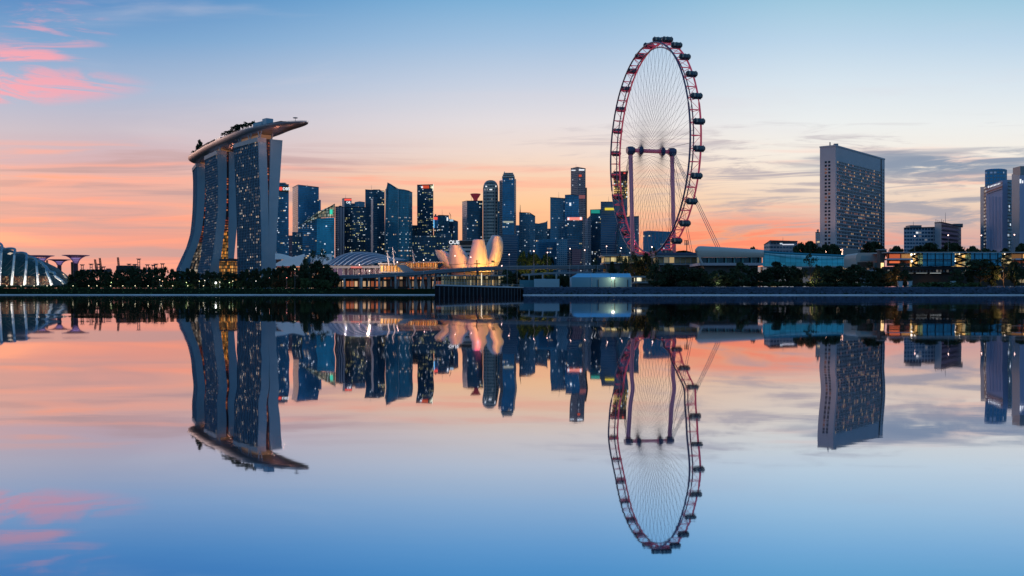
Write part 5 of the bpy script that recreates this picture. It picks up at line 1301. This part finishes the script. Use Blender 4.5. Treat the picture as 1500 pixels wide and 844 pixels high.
# tree-like garden towers
def supertree(pxc, half, pyrim, pyneck, Y, label):
    cx = PX(pxc, Y); t = thing('garden_tower', label, 'garden tower', (cx, Y, GZ), 'tree shaped garden towers')
    zr, zn = ZH(pyrim, Y), ZH(pyneck, Y); R_ = half / F * Y
    M_tr = mat('planted_trunk', (.06, .04, .07), .8, noise=.4, nscale=.8); M_cn = mat('violet_lattice', (.22, .12, .24), .5, emit=(.55, .3, .9), es=.05)
    M_glow = mat('violet_lit_core', (.35, .28, .5), .5, emit=(.62, .45, 1), es=.55)
    m = MB(); m.tube((cx, Y, GZ), (cx, Y, zn), 2.4, 2.0, n=10); m.build('trunk', M_tr, t)
    def rad(s): return 2.2 + (R_ - 2.2) * (.28 * s + .72 * s ** 2.6)
    m = MB()
    for k in range(28):
        a = 2 * math.pi * k / 28
        m.path([(cx + rad(s) * math.cos(a + s * .12), Y + rad(s) * math.sin(a + s * .12), zn + (zr - zn) * min(1, s * 1.12) ** .8) for s in (0, .2, .4, .6, .8, 1)], .22, 4)
    for s in (.35, .6, .8, .97):
        m.path([(cx + rad(s) * math.cos(a), Y + rad(s) * math.sin(a), zn + (zr - zn) * min(1, s * 1.12) ** .8) for a in (2 * math.pi * k / 28 for k in range(28))], .18, 4, closed=True)
    m.build('canopy', M_cn, t)
    m = MB(); m.grid([[(cx + rad(s) * .93 * math.cos(a), Y + rad(s) * .93 * math.sin(a), zn + (zr - zn) * (s * 1.12) ** .8) for a in (2 * math.pi * k / 18 for k in range(19))] for s in (0, .2, .4, .55)], 0, True); m.build('lit_funnel', M_glow, t)
    m = MB(); m.grid([[(cx + r_ * math.cos(a), Y + r_ * math.sin(a), zr - dz) for a in (2 * math.pi * k / 18 for k in range(19))] for r_, dz in ((R_ * .9, .2), (R_ * .5, 1.4), (.5, 1.6))], 0, True); m.build('crown_net', mat('grey_net', (.20, .19, .19), .7), t)
supertree(60, 18.5, 374.6, 388, 980, 'garden tower at left, its violet crown half behind the conservatory legs')
supertree(87, 16, 380.5, 388.5, 1060, 'lowest garden tower, in the middle of the three violet crowns')
supertree(111, 19, 374.2, 386, 960, 'rightmost garden tower with wide violet crown, clear of the conservatory')
m = MB(); m.tube((PX(106.5, 990), 990, GZ), P(106, 384, 990), 1.1, 1.4, n=6)
solo('bare_mast', m, M_bark, 'bare dark stem rising beside the rightmost garden tower trunk', 'mast')
# far container cranes
def crane(px, top, Y, lean, label, kind):
    t = thing('port_crane', label, 'port crane', (PX(px, Y), Y, GZ), 'container cranes on the far port')
    M_c = mat('crane_red', (.10, .045, .06), .7) if kind == 'boom' else mat('crane_grey', (.12, .10, .13), .7)
    m = MB()
    if kind == 'boom':
        for o in (-1.5, 1.5): m.tube((PX(px, Y) + o, Y, ZH(402, Y)), (PX(px, Y) + o + lean, Y, ZH(top, Y)), 1.5, 1.2, n=4)
        for k in range(7):
            s = k / 7; z0, z1 = ZH(402, Y), ZH(top, Y); m.tube((PX(px, Y) - 1.5 + lean * s, Y, z0 + (z1 - z0) * s), (PX(px, Y) + 1.5 + lean * s, Y, z0 + (z1 - z0) * (s + .1)), .5, n=3)
        m.build('boom', M_c, t)
    else:
        w = 3.2
        for o in (-w, w): m.tube((PX(px, Y) + o, Y, GZ), (PX(px, Y) + o * .8, Y, ZH(top + 1.5, Y)), .9, n=4)
        for k in range(4):
            z = ZH(top + 2 + k * 4, Y); m.tube((PX(px, Y) - w, Y, z), (PX(px, Y) + w, Y, z), .6, n=4)
        m.box((PX(px, Y), Y, ZH(top + 1, Y)), (10, 6, 2.0)); m.build('frame', M_c, t)
    m = MB(); m.box((PX(px, Y), Y + 3, ZH(397, Y)), (12, 8, 8)); m.build('machine_house', M_c, t)
CR = [(71, 381, 'boom', -4, 'raised crane boom between the left and lowest garden towers'), (120.5, 387, 'frame', 0, 'small crane frame just right of the rightmost garden tower'), (133.5, 386, 'frame', 0, 'small crane frame left of the paired raised booms'),
      (142, 380, 'boom', -5, 'left boom of the paired raised crane booms'), (149, 378, 'boom', -5, 'right boom of the paired raised crane booms'), (144.5, 386, 'frame', 0, 'crane frame standing between the paired raised booms'), (151.5, 390, 'frame', 0, 'stubby crane right beside the paired raised booms'), (159, 393, 'frame', 0, 'low crane head midway between the pair and the single boom'),
      (175, 377, 'boom', -4, 'single raised crane boom, tallest of the far port'), (189, 386, 'frame', 0, 'small crane poking over the flat port shed'), (197.5, 386.5, 'frame', 0, 'small crane at the right end of the flat port shed'),
      (203.3, 378.5, 'frame', 0, 'tallest crane frame, right of the flat port shed'), (216, 387, 'frame', 0, 'peaked crane left of three small cranes near the hotel towers'), (224.5, 387.5, 'frame', 0, 'middle peaked crane of the group near the hotel towers'), (228.5, 386, 'frame', 0, 'crane with a wide head beside the middle peaked crane'), (238, 385.5, 'frame', 0, 'last crane frame before the curved hotel towers')]
for px, top, kind, lean, lab in CR: crane(px, top, 2600, lean, lab, kind)
m = MB(); m.box((PX(188, 2500), 2500, ZH(394, 2500)), (48, 30, 14)); m.box((PX(186, 2500), 2500, ZH(389.7, 2500)), (40, 20, 2))
solo('port_shed', m, M_dark, 'flat dark port shed above the trees below the single raised boom', 'shed')

# ============================================================ TREES
def leaf_mat(name, c, v=.6):
    m = bpy.data.materials.new(name); m.use_nodes = True; nt = m.node_tree; q = G(nt); p = nt.nodes['Principled BSDF']
    ge = q.n('ShaderNodeNewGeometry'); oi = q.n('ShaderNodeObjectInfo'); t = q.n('ShaderNodeTexCoord')
    f = q.m('ADD', q.m('MULTIPLY', ge.outputs['Random Per Island'], .9), q.m('MULTIPLY', oi.outputs['Random'], .7))
    vm = q.n('ShaderNodeVectorMath', operation='SCALE'); vm.inputs[0].default_value = c
    nt.links.new(q.m('ADD', f, .35), vm.inputs[3]); nt.links.new(vm.outputs[0], p.inputs['Base Color'])
    p.inputs['Roughness'].default_value = .8; p.inputs['Specular IOR Level'].default_value = .15
    MATS[name] = m; return m
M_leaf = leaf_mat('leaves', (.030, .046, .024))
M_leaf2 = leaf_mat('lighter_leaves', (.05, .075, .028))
def tree_meshes(kind, seed):
    """unit tree, one metre tall and one wide, as trunk mesh and crown mesh"""
    r = random.Random(seed); tr = MB(); cr = MB()
    def leaf(p, s):
        a = Vector((r.gauss(0, 1), r.gauss(0, 1), r.gauss(0, 1))).normalized(); b = a.cross(Vector((r.gauss(0, 1), r.gauss(0, 1), r.gauss(0, 1)))).normalized(); c = a.cross(b)
        p = Vector(p); k = r.uniform(.6, 1.2) * s
        cr.face([p - b * k, p + c * k * .6, p + b * k, p - c * k * .6])
    def clump(c, rad, n, s, fl=.7):
        for _ in range(n):
            d = Vector((r.gauss(0, 1), r.gauss(0, 1), r.gauss(0, 1))).normalized() * rad * r.random() ** .4
            leaf((c[0] + d.x, c[1] + d.y, c[2] + d.z * fl), s)
    if kind == 'palm':
        tr.path([(0, 0, 0), (.02, 0, .4), (.05, 0, .8)], [.03, .025, .02], 5)
        for k in range(13):
            a = 2 * math.pi * k / 13 + r.uniform(-.2, .2); el = r.uniform(-.1, .9); L = .45
            for s in range(9):
                x = s / 9 * L; z = .8 + x * el - (x / L) ** 2 * .28
                leaf((.05 + x * math.cos(a), x * math.sin(a), z), .09)
                leaf((.05 + (x + .02) * math.cos(a), (x + .02) * math.sin(a), z - .03), .08)
        return tr, cr
    if kind == 'bush':
        for _ in range(26):
            a = r.uniform(0, 2 * math.pi); d = r.random() ** .5 * .42
            clump((d * math.cos(a), d * math.sin(a), r.uniform(.15, .85 - d * .9)), .17, 60, .05)
        tr.tube((0, 0, 0), (0, 0, .5), .02, n=4); return tr, cr
    if kind == 'rain': base, top, rr_, fl, nc = .66, .96, .5, .35, 50
    elif kind == 'umbrella': base, top, rr_, fl, nc = .42, .97, .5, .5, 34
    elif kind == 'sparse': base, top, rr_, fl, nc = .28, 1.0, .42, .8, 22
    elif kind == 'tall': base, top, rr_, fl, nc = .20, 1.0, .36, .9, 36
    else: base, top, rr_, fl, nc = .12, .98, .5, .7, 44
    th = .03 if kind != 'sparse' else .02
    tr.path([(0, 0, -.03), (.01, 0, .2), (-.01, .01, base + .15), (0, 0, .75)], [th * 1.2, th, th * .7, th * .25], 6)
    cs = []
    for i in range(nc):
        a = r.uniform(0, 2 * math.pi); u = r.random()
        z = base + (top - base) * u
        h = (z - base) / (top - base)
        w = rr_ * (math.sin(math.pi * min(1, .12 + h * .86)) ** .55 if kind not in ('umbrella', 'rain') else math.sin(math.pi * min(1, .25 + h * .72)) ** .5)
        d = w * r.random() ** .45 * r.uniform(.75, 1.05)
        cs.append((d * math.cos(a), d * math.sin(a), z))
    for i, c in enumerate(cs):
        rad = r.uniform(.09, .16) * (1 if kind != 'sparse' else .75)
        clump(c, rad, 60 if kind != 'sparse' else 30, .044 if kind != 'sparse' else .030, fl)
        if i % 3 == 0:
            b = (0, 0, max(.2, c[2] - .25 - r.random() * .1)); tr.path([b, tuple((Vector(b) + Vector(c)) / 2 + Vector((0, 0, -.02))), c], [th * .5, th * .35, th * .12], 4)
    return tr, cr
TM = {}
for kind in ('round', 'rain', 'umbrella', 'sparse', 'tall', 'bush', 'palm'):
    for v in range(3 if kind in ('round', 'tall') else 2):
        a, b = tree_meshes(kind, hash_ := {'round': 10, 'rain': 70, 'umbrella': 20, 'sparse': 30, 'tall': 40, 'bush': 50, 'palm': 60}[kind] + v)
        TM[(kind, v)] = (a.mesh('trunk_mesh', [M_bark], weld=False), b.mesh('crown_mesh', [M_leaf2 if (kind, v) == ('bush', 1) else M_leaf], weld=False))
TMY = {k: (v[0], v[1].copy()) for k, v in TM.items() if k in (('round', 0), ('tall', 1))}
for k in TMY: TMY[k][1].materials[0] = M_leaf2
rtree = random.Random(77)
def tree(kind, v, x, y, z, w, h, label, group, name='tree', cat='tree', src=TM):
    a, b = src[(kind, v)]
    o = bpy.data.objects.new(name, None); COL.objects.link(o); o.location = (x, y, z); o.scale = (w, w, h); o.rotation_euler = (0, 0, rtree.uniform(0, 6.28)); o['_o'] = (x, y, z)
    for nm, me in (('trunk', a), ('crown', b)):
        if kind == 'bush' and nm == 'trunk': continue
        c = bpy.data.objects.new(nm, me); COL.objects.link(c); c.parent = o
    tag(o, label, cat, group); return o
def tree_px(kind, v, px, w, top, Y, label, group, zb=GZ, **k):
    return tree(kind, v, PX(px, Y), Y, zb, w / F * Y, ZH(top, Y) - zb, label, group, **k)

# left bank: one line of trees after another, told apart by where they stand
def row(zone, lst, Y, group, where, zb=GZ, **kw):
    for i, (kind, v, px, w, top) in enumerate(lst):
        ds = {'round': 'dark round crowned tree', 'umbrella': 'wide flat crowned tree', 'rain': 'broad domed rain tree', 'sparse': 'thin open crowned tree', 'tall': 'tall narrow dark tree', 'bush': 'low dark bush', 'palm': 'small dark palm'}[kind]
        n = sum(1 for q in lst[:i + 1] if q[0] == kind)
        tot = sum(1 for q in lst if q[0] == kind)
        lab = f"{ds} {where}" if tot == 1 else f"{ds}, {ORD[n - 1]} from left, {where}"
        tree_px(kind, v, px, w, top, Y + rtree.uniform(-6, 6), lab, group, zb, name='tree' if kind not in ('bush', 'palm') else kind, cat='tree' if kind not in ('bush', 'palm') else kind, **kw)
def gen(p0, p1, step, topf, kinds, wr=(13, 19), j=1.6, jt=2.5):
    out = []; px = p0
    while px < p1:
        k = rtree.choice(kinds); out.append((k, rtree.randrange(2), px + rtree.uniform(-j, j), rtree.uniform(*wr), topf(px) + rtree.uniform(-jt, jt))); px += step
    return out
def topL(px):
    pts = [(-10, 412), (95, 412), (104, 401), (118, 398), (150, 399), (165, 395), (200, 393), (235, 394), (262, 395), (300, 400), (335, 401), (360, 396), (400, 391), (440, 388), (480, 392), (500, 398)]
    for (a, x), (b, y) in zip(pts, pts[1:]):
        if a <= px <= b: return x + (y - x) * (px - a) / (b - a)
    return 400
GL = 'trees lining the left bank'
row('a', gen(104, 262, 8.2, topL, ['round', 'round', 'tall', 'umbrella']), 745, GL, 'on the left bank beneath the port cranes')
row('b', gen(266, 372, 8.0, topL, ['round', 'umbrella', 'round']), 745, GL, 'before the feet of the curved hotel towers')
row('c', gen(376, 492, 8.2, lambda p: topL(p) + 2, ['round', 'round', 'tall']), 735, GL, 'between curved towers and ribbed hall')
row('d', gen(100, 262, 10, lambda p: topL(p) + 9, ['bush', 'round'], (13, 18)), 700, GL, 'in the front row below the port cranes')
row('e', gen(268, 372, 10, lambda p: max(409, topL(p) + 9), ['bush', 'sparse', 'round'], (12, 17)), 695, GL, 'in the front row below the hotel towers')
row('f', gen(378, 488, 10, lambda p: topL(p) + 11, ['bush', 'round'], (13, 18)), 695, GL, 'in the front row, right of the hotel towers')
row('k1', gen(104, 262, 9, lambda p: topL(p) + 9, ['bush'], (16, 22)), 772, 'dark bushes behind the left bank trees', 'behind the trees beneath the port cranes')
row('k2', gen(266, 372, 9, lambda p: 407, ['bush'], (16, 22)), 772, 'dark bushes behind the left bank trees', 'behind the trees at the hotel tower feet')
row('k3', gen(376, 480, 9, lambda p: 400, ['bush'], (16, 22)), 772, 'dark bushes behind the left bank trees', 'behind the trees right of the hotel towers')
row('g', gen(-8, 100, 9, lambda p: 416.5, ['bush'], (12, 16), 1.5, .8), 690, 'bushes before the conservatory', 'before the conservatory legs')
row('h', [('sparse', 0, 455, 30, 366), ('sparse', 1, 472, 28, 367)], 712, 'tall open waterside trees', 'rising above the peach shell roofs')
row('h2', [('round', 1, 463, 34, 384), ('round', 2, 480, 28, 388), ('tall', 0, 446, 18, 380)], 716, GL, 'under the tall open waterside pair')
# hedge-like ground cover along the left bank
m = MB(); rr = random.Random(9)
for (p0, y0), (p1, y1) in zip(shore[:6], shore[1:7]):
    n = int(abs(PX(p1, y1) - PX(p0, y0)) * 3)
    for _ in range(n):
        s = rr.random(); px = p0 + (p1 - p0) * s; y = y0 + (y1 - y0) * s
        if px < -30 or px > 492: continue
        d = rr.uniform(1.5, 24); x = PX(px, y); z = .3 + min(1, d / 14) * (GZ - .5) + rr.uniform(0, 1.2)
        a = rr.uniform(0, 6.28); k = rr.uniform(.3, .7)
        m.face([(x - k * math.cos(a), y + d - k * math.sin(a), z), (x, y + d, z + k), (x + k * math.cos(a), y + d + k * math.sin(a), z), (x, y + d, z - k)])
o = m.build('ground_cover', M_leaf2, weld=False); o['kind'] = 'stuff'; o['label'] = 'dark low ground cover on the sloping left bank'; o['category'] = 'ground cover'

# centre
row('c1', [('round', 0, 742, 24, 396), ('round', 1, 758, 26, 399)], 610, 'trees on the quay', 'on the quay left of the small marquee')
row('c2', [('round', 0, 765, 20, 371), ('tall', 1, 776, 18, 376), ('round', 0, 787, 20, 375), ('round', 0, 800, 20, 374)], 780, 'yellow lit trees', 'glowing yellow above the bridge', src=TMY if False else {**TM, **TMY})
row('c2b', [('palm', 0, 768, 14, 368), ('palm', 1, 778, 14, 367), ('palm', 0, 795, 13, 371), ('palm', 1, 807, 12, 374)], 800, 'palms behind the yellow lit trees', 'behind the yellow lit trees')
row('c3', gen(770, 884, 9, lambda p: 391.5, ['bush'], (12, 17), 2, 1), 675, 'bushes between road and ramp', 'in the strip between bridge and ramp')
row('c4', [('sparse', 1, 908, 18, 374), ('sparse', 0, 925, 20, 368), ('round', 1, 931, 14, 376), ('round', 0, 944, 20, 373), ('tall', 2, 951, 14, 377), ('round', 2, 897, 14, 384), ('round', 1, 916, 15, 380), ('round', 2, 938, 16, 382), ('round', 1, 955, 16, 381)], 625, 'trees at the wheel foot', 'at the foot of the wheel')
row('c4b', [('sparse', 0, 958, 22, 362), ('sparse', 1, 872, 14, 378)], 618, 'spindly trees by the wheel', 'near the wheel foot')
m = MB(); rr = random.Random(21); c = P(1003, 0, 860); rows = []
for i in range(13):
    s = i / 12; px = 984 + 42 * s; h = math.sin(math.pi * min(1, .12 + s * .95)) ** .6
    rows.append([tuple(P(px, 376 - 9.0 * h * q_ + rr.uniform(-.3, .3), 850 + 25 * (1 - q_))) for q_ in (0, .5, .85, 1)])
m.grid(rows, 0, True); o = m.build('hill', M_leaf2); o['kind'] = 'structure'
# right bank front row
RB = [('bush', 0, 972, 38, 404), ('round', 0, 962, 30, 388), ('round', 1, 980, 34, 388), ('round', 2, 999, 30, 391), ('round', 0, 1017, 28, 395), ('tall', 0, 1033, 20, 398), ('round', 1, 1047, 24, 398), ('round', 2, 1064, 24, 400),
      ('round', 0, 1087, 32, 386), ('round', 1, 1104, 24, 394), ('umbrella', 0, 1118, 22, 396), ('round', 2, 1139, 36, 384), ('round', 0, 1156, 26, 392), ('tall', 2, 1170, 20, 397), ('sparse', 1, 1187, 34, 374), ('round', 1, 1200, 26, 391),
      ('round', 2, 1223, 32, 393), ('round', 0, 1241, 28, 395), ('round', 1, 1258, 30, 390), ('sparse', 0, 1271, 26, 383), ('round', 2, 1278, 28, 398), ('round', 0, 1300, 30, 398), ('tall', 1, 1313, 20, 389), ('round', 1, 1325, 22, 397)]
row('r1', RB, 560, 'trees on the right bank', 'on the stone bank right of the marquee')
row('r1c', [('round', 1, 1026, 24, 394), ('round', 0, 1055, 22, 396), ('round', 2, 1074, 22, 394), ('round', 0, 1127, 24, 393), ('round', 1, 1164, 24, 391), ('round', 2, 1212, 26, 390), ('round', 0, 1232, 24, 391), ('round', 1, 1249, 24, 389), ('round', 2, 1288, 24, 393)], 572, 'second row trees on the right bank', 'in the second row behind the stone bank')
row('r1b', gen(1000, 1310, 17, lambda p: 408.5, ['bush'], (18, 26), 3, 2), 556, 'bushes on the right bank', 'under the trees on the stone bank')
row('r2', [('bush', 1, 1352, 40, 405), ('bush', 1, 1378, 46, 404), ('bush', 1, 1404, 40, 407), ('bush', 1, 1428, 34, 405), ('bush', 1, 1366, 38, 412), ('bush', 1, 1412, 44, 413)], 545, 'large green bushes', 'spilling to the water before the pit building', zb=1.5)
row('r3', [('round', 0, 1400, 22, 395), ('umbrella', 1, 1436, 56, 380), ('round', 1, 1452, 28, 386), ('sparse', 1, 1470, 34, 376), ('round', 2, 1486, 28, 384), ('sparse', 0, 1497, 26, 378), ('tall', 1, 1420, 18, 393), ('sparse', 1, 1320, 26, 384)], 562, 'trees before the pit building', 'in front of the pit building glass')
# rain trees behind the low halls
row('r4', [('rain', 0, 1172, 22, 356), ('rain', 1, 1186, 26, 354), ('rain', 0, 1208, 26, 358), ('rain', 1, 1221, 26, 358), ('rain', 0, 1281, 38, 354.5), ('rain', 1, 1314, 26, 361), ('rain', 0, 1346, 30, 360), ('rain', 1, 1362, 34, 356.5), ('rain', 0, 1393, 38, 355),
    ('rain', 1, 1424, 26, 361), ('rain', 0, 1445, 34, 364), ('rain', 1, 1497, 22, 357), ('rain', 0, 1104, 16, 362), ('rain', 1, 1473, 20, 364)], 700, 'rain trees behind the low halls', 'standing behind the long low halls')
# trees on the rooftop deck
DP = [(329, 'palm', 11, 9), (333, 'palm', 12, 11), (337, 'palm', 10, 10), (343, 'palm', 12, 12), (346.5, 'palm', 12, 13), (351, 'palm', 11, 12), (355, 'palm', 12, 12), (359, 'palm', 9, 9), (363, 'palm', 12, 11), (367, 'palm', 11, 10), (372.5, 'palm', 8, 10),
      (340, 'round', 10, 7), (349, 'round', 11, 7), (282.5, 'round', 8, 12), (285, 'tall', 7, 10), (289.5, 'tall', 9, 16), (292, 'tall', 10, 18), (294.5, 'tall', 8, 13), (299, 'bush', 8, 5)]
for px, kind, w, h in DP:
    p, d = at_px(px, 11 if px > 290 else 7)
    tree(kind, 0, p.x, p.y, p.z + .5, w, h + 1, f'{"small palm" if kind == "palm" else "small dark " + ("bush" if kind == "bush" else "tree")} on the rooftop deck, {ORD[sorted(q[0] for q in DP).index(px)]} plant from its left tip', 'plants on the rooftop deck', name='palm' if kind == 'palm' else ('bush' if kind == 'bush' else 'tree'), cat='palm' if kind == 'palm' else ('bush' if kind == 'bush' else 'tree'))

# ============================================================ LAMPS
def lamp(px, top, Y, label, group, mm, r, zb=GZ, name='street_lamp', pole=.12, base=None):
    t = thing(name, label, 'street lamp', (PX(px, Y), Y, zb), group)
    m = MB(); m.tube((PX(px, Y), Y, zb), (PX(px, Y), Y, ZH(top, Y)), pole, pole * .7, n=5); m.build('pole', M_steel, t)
    m = MB(); m.ball((PX(px, Y), Y, ZH(top, Y)), r, 7, 5); m.build('lamp_globe', mm, t)
M_gl = mat('garden_globe', (.8, .8, .6), .5, emit=(1, .86, .5), es=2.2)
gl = [10, 31, 50, 69, 107, 130, 142, 162, 180, 198, 217, 236, 253, 275, 298]
for i, px in enumerate(gl):
    lamp(px, 418.8, 668, f'small glowing path lamp on the left bank, {ORD[i]} from the left', 'glowing path lamps on the left bank', M_gl, .26, zb=2.0, name='path_lamp')
spots = [(273, 414, (.75, .9, .3)), (292, 412, (.9, .8, .4)), (300, 411, (1, .9, .7)), (316, 414.5, (1, 1, .95)), (322, 413.5, (1, .8, .5)), (336, 414, (.8, 1, .5)), (341, 412, (1, .75, .4)), (163, 414, (.7, .9, .3)), (238, 412, (1, .5, .2)), (234, 410, (1, .8, .6)), (375, 412, (1, .9, .8)), (395, 407, (1, .35, .2)), (420, 407, (1, .3, .2)), (432, 394.5, (1, .9, .5)), (474, 391.5, (1, .6, .45)), (502, 412, (1, .7, .4)), (526, 401, (1, .55, .3)), (57, 402, (1, .6, .3)), (93, 402, (1, .5, .25))]
names = ['green tinted', 'pale yellow', 'cream', 'brilliant white, largest', 'warm', 'leaf green', 'amber', 'yellow green', 'orange', 'peach', 'white', 'red', 'deep red', 'yellow high', 'pink high', 'warm low', 'orange bridge side', 'orange garden', 'dim orange']
for i, ((px, py, c), nm) in enumerate(zip(spots, names)):
    big = .7 if i == 3 else .28
    lamp(px, py, 692 if px < 470 else 716, f'{nm} garden lamp among the waterside trees, {ORD[sorted(s[0] for s in spots).index(px)]} from the left', 'garden lamps among the trees', mat('lamp_%d' % i, (.8, .8, .8), .5, emit=c, es=6 if i == 3 else 2.2), big, zb=GZ, name='garden_lamp')
for px, e, c in ((273, 260, (.6, .9, .2)), (338, 420, (.6, 1, .3)), (296, 300, (1, .8, .4)), (163, 200, (.7, .9, .2)), (240, 240, (1, .45, .15)), (316, 500, (1, .95, .85)), (410, 240, (1, .25, .15))):
    l = bpy.data.lights.new('garden_light', 'POINT'); l.energy = e * 1.6; l.color = c; l.shadow_soft_size = .4
    o = bpy.data.objects.new('garden_light', l); COL.objects.link(o); o.location = (PX(px, 688), 688, GZ + 1.6)
for px, e, c, y, z in ((772, 5200, (1, .68, .12), 768, 10), (790, 4200, (1, .68, .12), 768, 10), (803, 1800, (1, .6, .15), 768, 9), (936, 2500, (1, .4, .15), 616, 10), (1190, 900, (1, .75, .4), 556, 8), (1052, 500, (1, .9, .6), 552, 7), (1465, 2200, (1, .5, .2), 556, 9), (1310, 1200, (1, .35, .15), 557, 9)):
    l = bpy.data.lights.new('park_light', 'POINT'); l.energy = e; l.color = c; l.shadow_soft_size = .6
    o = bpy.data.objects.new('park_light', l); COL.objects.link(o); o.location = (PX(px, y), y, z)
GS = 'tall street lamps along the bridge and quay'
SL = [(582, 384, 700, 'by the masts of the mall'), (666.5, 375, 690, 'before the leftmost tall petal'), (689.5, 377, 690, 'before the central gold petal'), (746, 373, 690, 'right of the petal museum'), (735, 389.5, 690, 'low beside the rightmost petal'), (782, 368, 690, 'above the yellow lit tree, left one'), (802, 370, 690, 'above the yellow lit tree, right one'),
      (835, 364.5, 690, 'before the low pale teal block'), (856.5, 366.5, 690, 'before the narrow pink tower'), (888.5, 361, 690, 'before the striped block with yellow sign'), (910, 363.5, 690, 'behind the left columns of the wheel'), (620.5, 381, 700, 'over the bridge left of the museum'), (526.5, 388, 730, 'against the ribbed hall fascia'), (541, 397, 730, 'on the bridge below the ribbed hall'), (955, 362, 610, 'between wheel column and long marquee'), (1340, 346, 640, 'tall one above the pit building stairs'),
      (1389, 344.7, 640, 'against the pink lit striped block'), (1437.5, 345, 640, 'at the left edge of the violet tower'), (1486, 344, 640, 'against the right part of the violet tower')]
for px, top, Y, where in SL: lamp(px, top, Y, f'tall street lamp with pinkish glow {where}', GS, M_plamp, .33)
PP = [(680.5, 383), (720.5, 388), (705.4, 400), (743, 392), (757.5, 385), (698.6, 381), (834.5, 386), (847, 388), (875, 388), (782.5, 386)]
wh = ['slim lamp post left of the thick dark pole', 'slim post right of the bright white post', 'short bright white post glowing against the golden colonnade', 'slim post beside the quay trees', 'slim post left of the yellow lit trees', 'thick dark pole with crossarm before the gold petal', 'slim post at the left corner of the long marquee', 'slim post behind the left end of the long marquee', 'slim post behind the middle of the long marquee', 'slim post under the yellow lit trees']
for (px, top), lab in zip(PP, wh):
    t = thing('post', lab, 'post', (PX(px, 600), 600, GZ), 'posts standing on the quay'); m = MB(); r_ = .42 if px == 698.6 else (.35 if px == 705.4 else .17)
    m.tube((PX(px, 600), 600, GZ), (PX(px, 600), 600, ZH(top, 600)), r_, r_ * .8, n=6); m.build('pole', M_dark if px == 698.6 else (mat('lit_white_post', (.8, .7, .5), .5, emit=(1, .8, .5), es=1.0) if px == 705.4 else M_steel), t)
    m = MB(); z = ZH(top, 600)
    if px == 698.6: m.box((PX(px, 600), 600, z - 2.2), (3.6, .3, .5))
    else: m.box((PX(px, 600) + .7, 600, z), (1.6, .25, .18))
    m.build('crossarm', M_dark, t)
# basket topped navigation pole and the catenary between the poles
t = thing('signal_pole', 'pole with a basket platform before the rightmost museum petal', 'pole', (PX(724.5, 600), 600, GZ))
m = MB(); m.tube((PX(724.5, 600), 600, GZ), (PX(724.5, 600), 600, ZH(372, 600)), .12, .06, n=5); m.build('pole', M_dark, t)
m = MB(); m.box(P(722, 383, 600), (1.8, 1.2, 1.0)); m.build('basket', M_dark, t)
m = MB(); m.path([P(657, 387.2, 600), P(667, 388, 600), P(680.5, 386, 600)], .10, 4); m.path([P(680.5, 385.8, 600), P(690, 387.6, 600), P(698.6, 386, 600)], .10, 4); m.path([P(698.6, 386, 600), P(712, 387.4, 600), P(724.5, 384.5, 600)], .10, 4)
m.path([P(724.5, 384.5, 600), P(733, 385.6, 600), P(745, 384.5, 600)], .08, 4)
solo('sagging_cable', m, M_dark, 'dark cable of festoon bulbs sagging between poles before the museum', 'cable')

for o in bpy.data.objects:
    if o.type == 'LIGHT' and o.data.type != 'SUN': o.data.cycles.use_multiple_importance_sampling = False
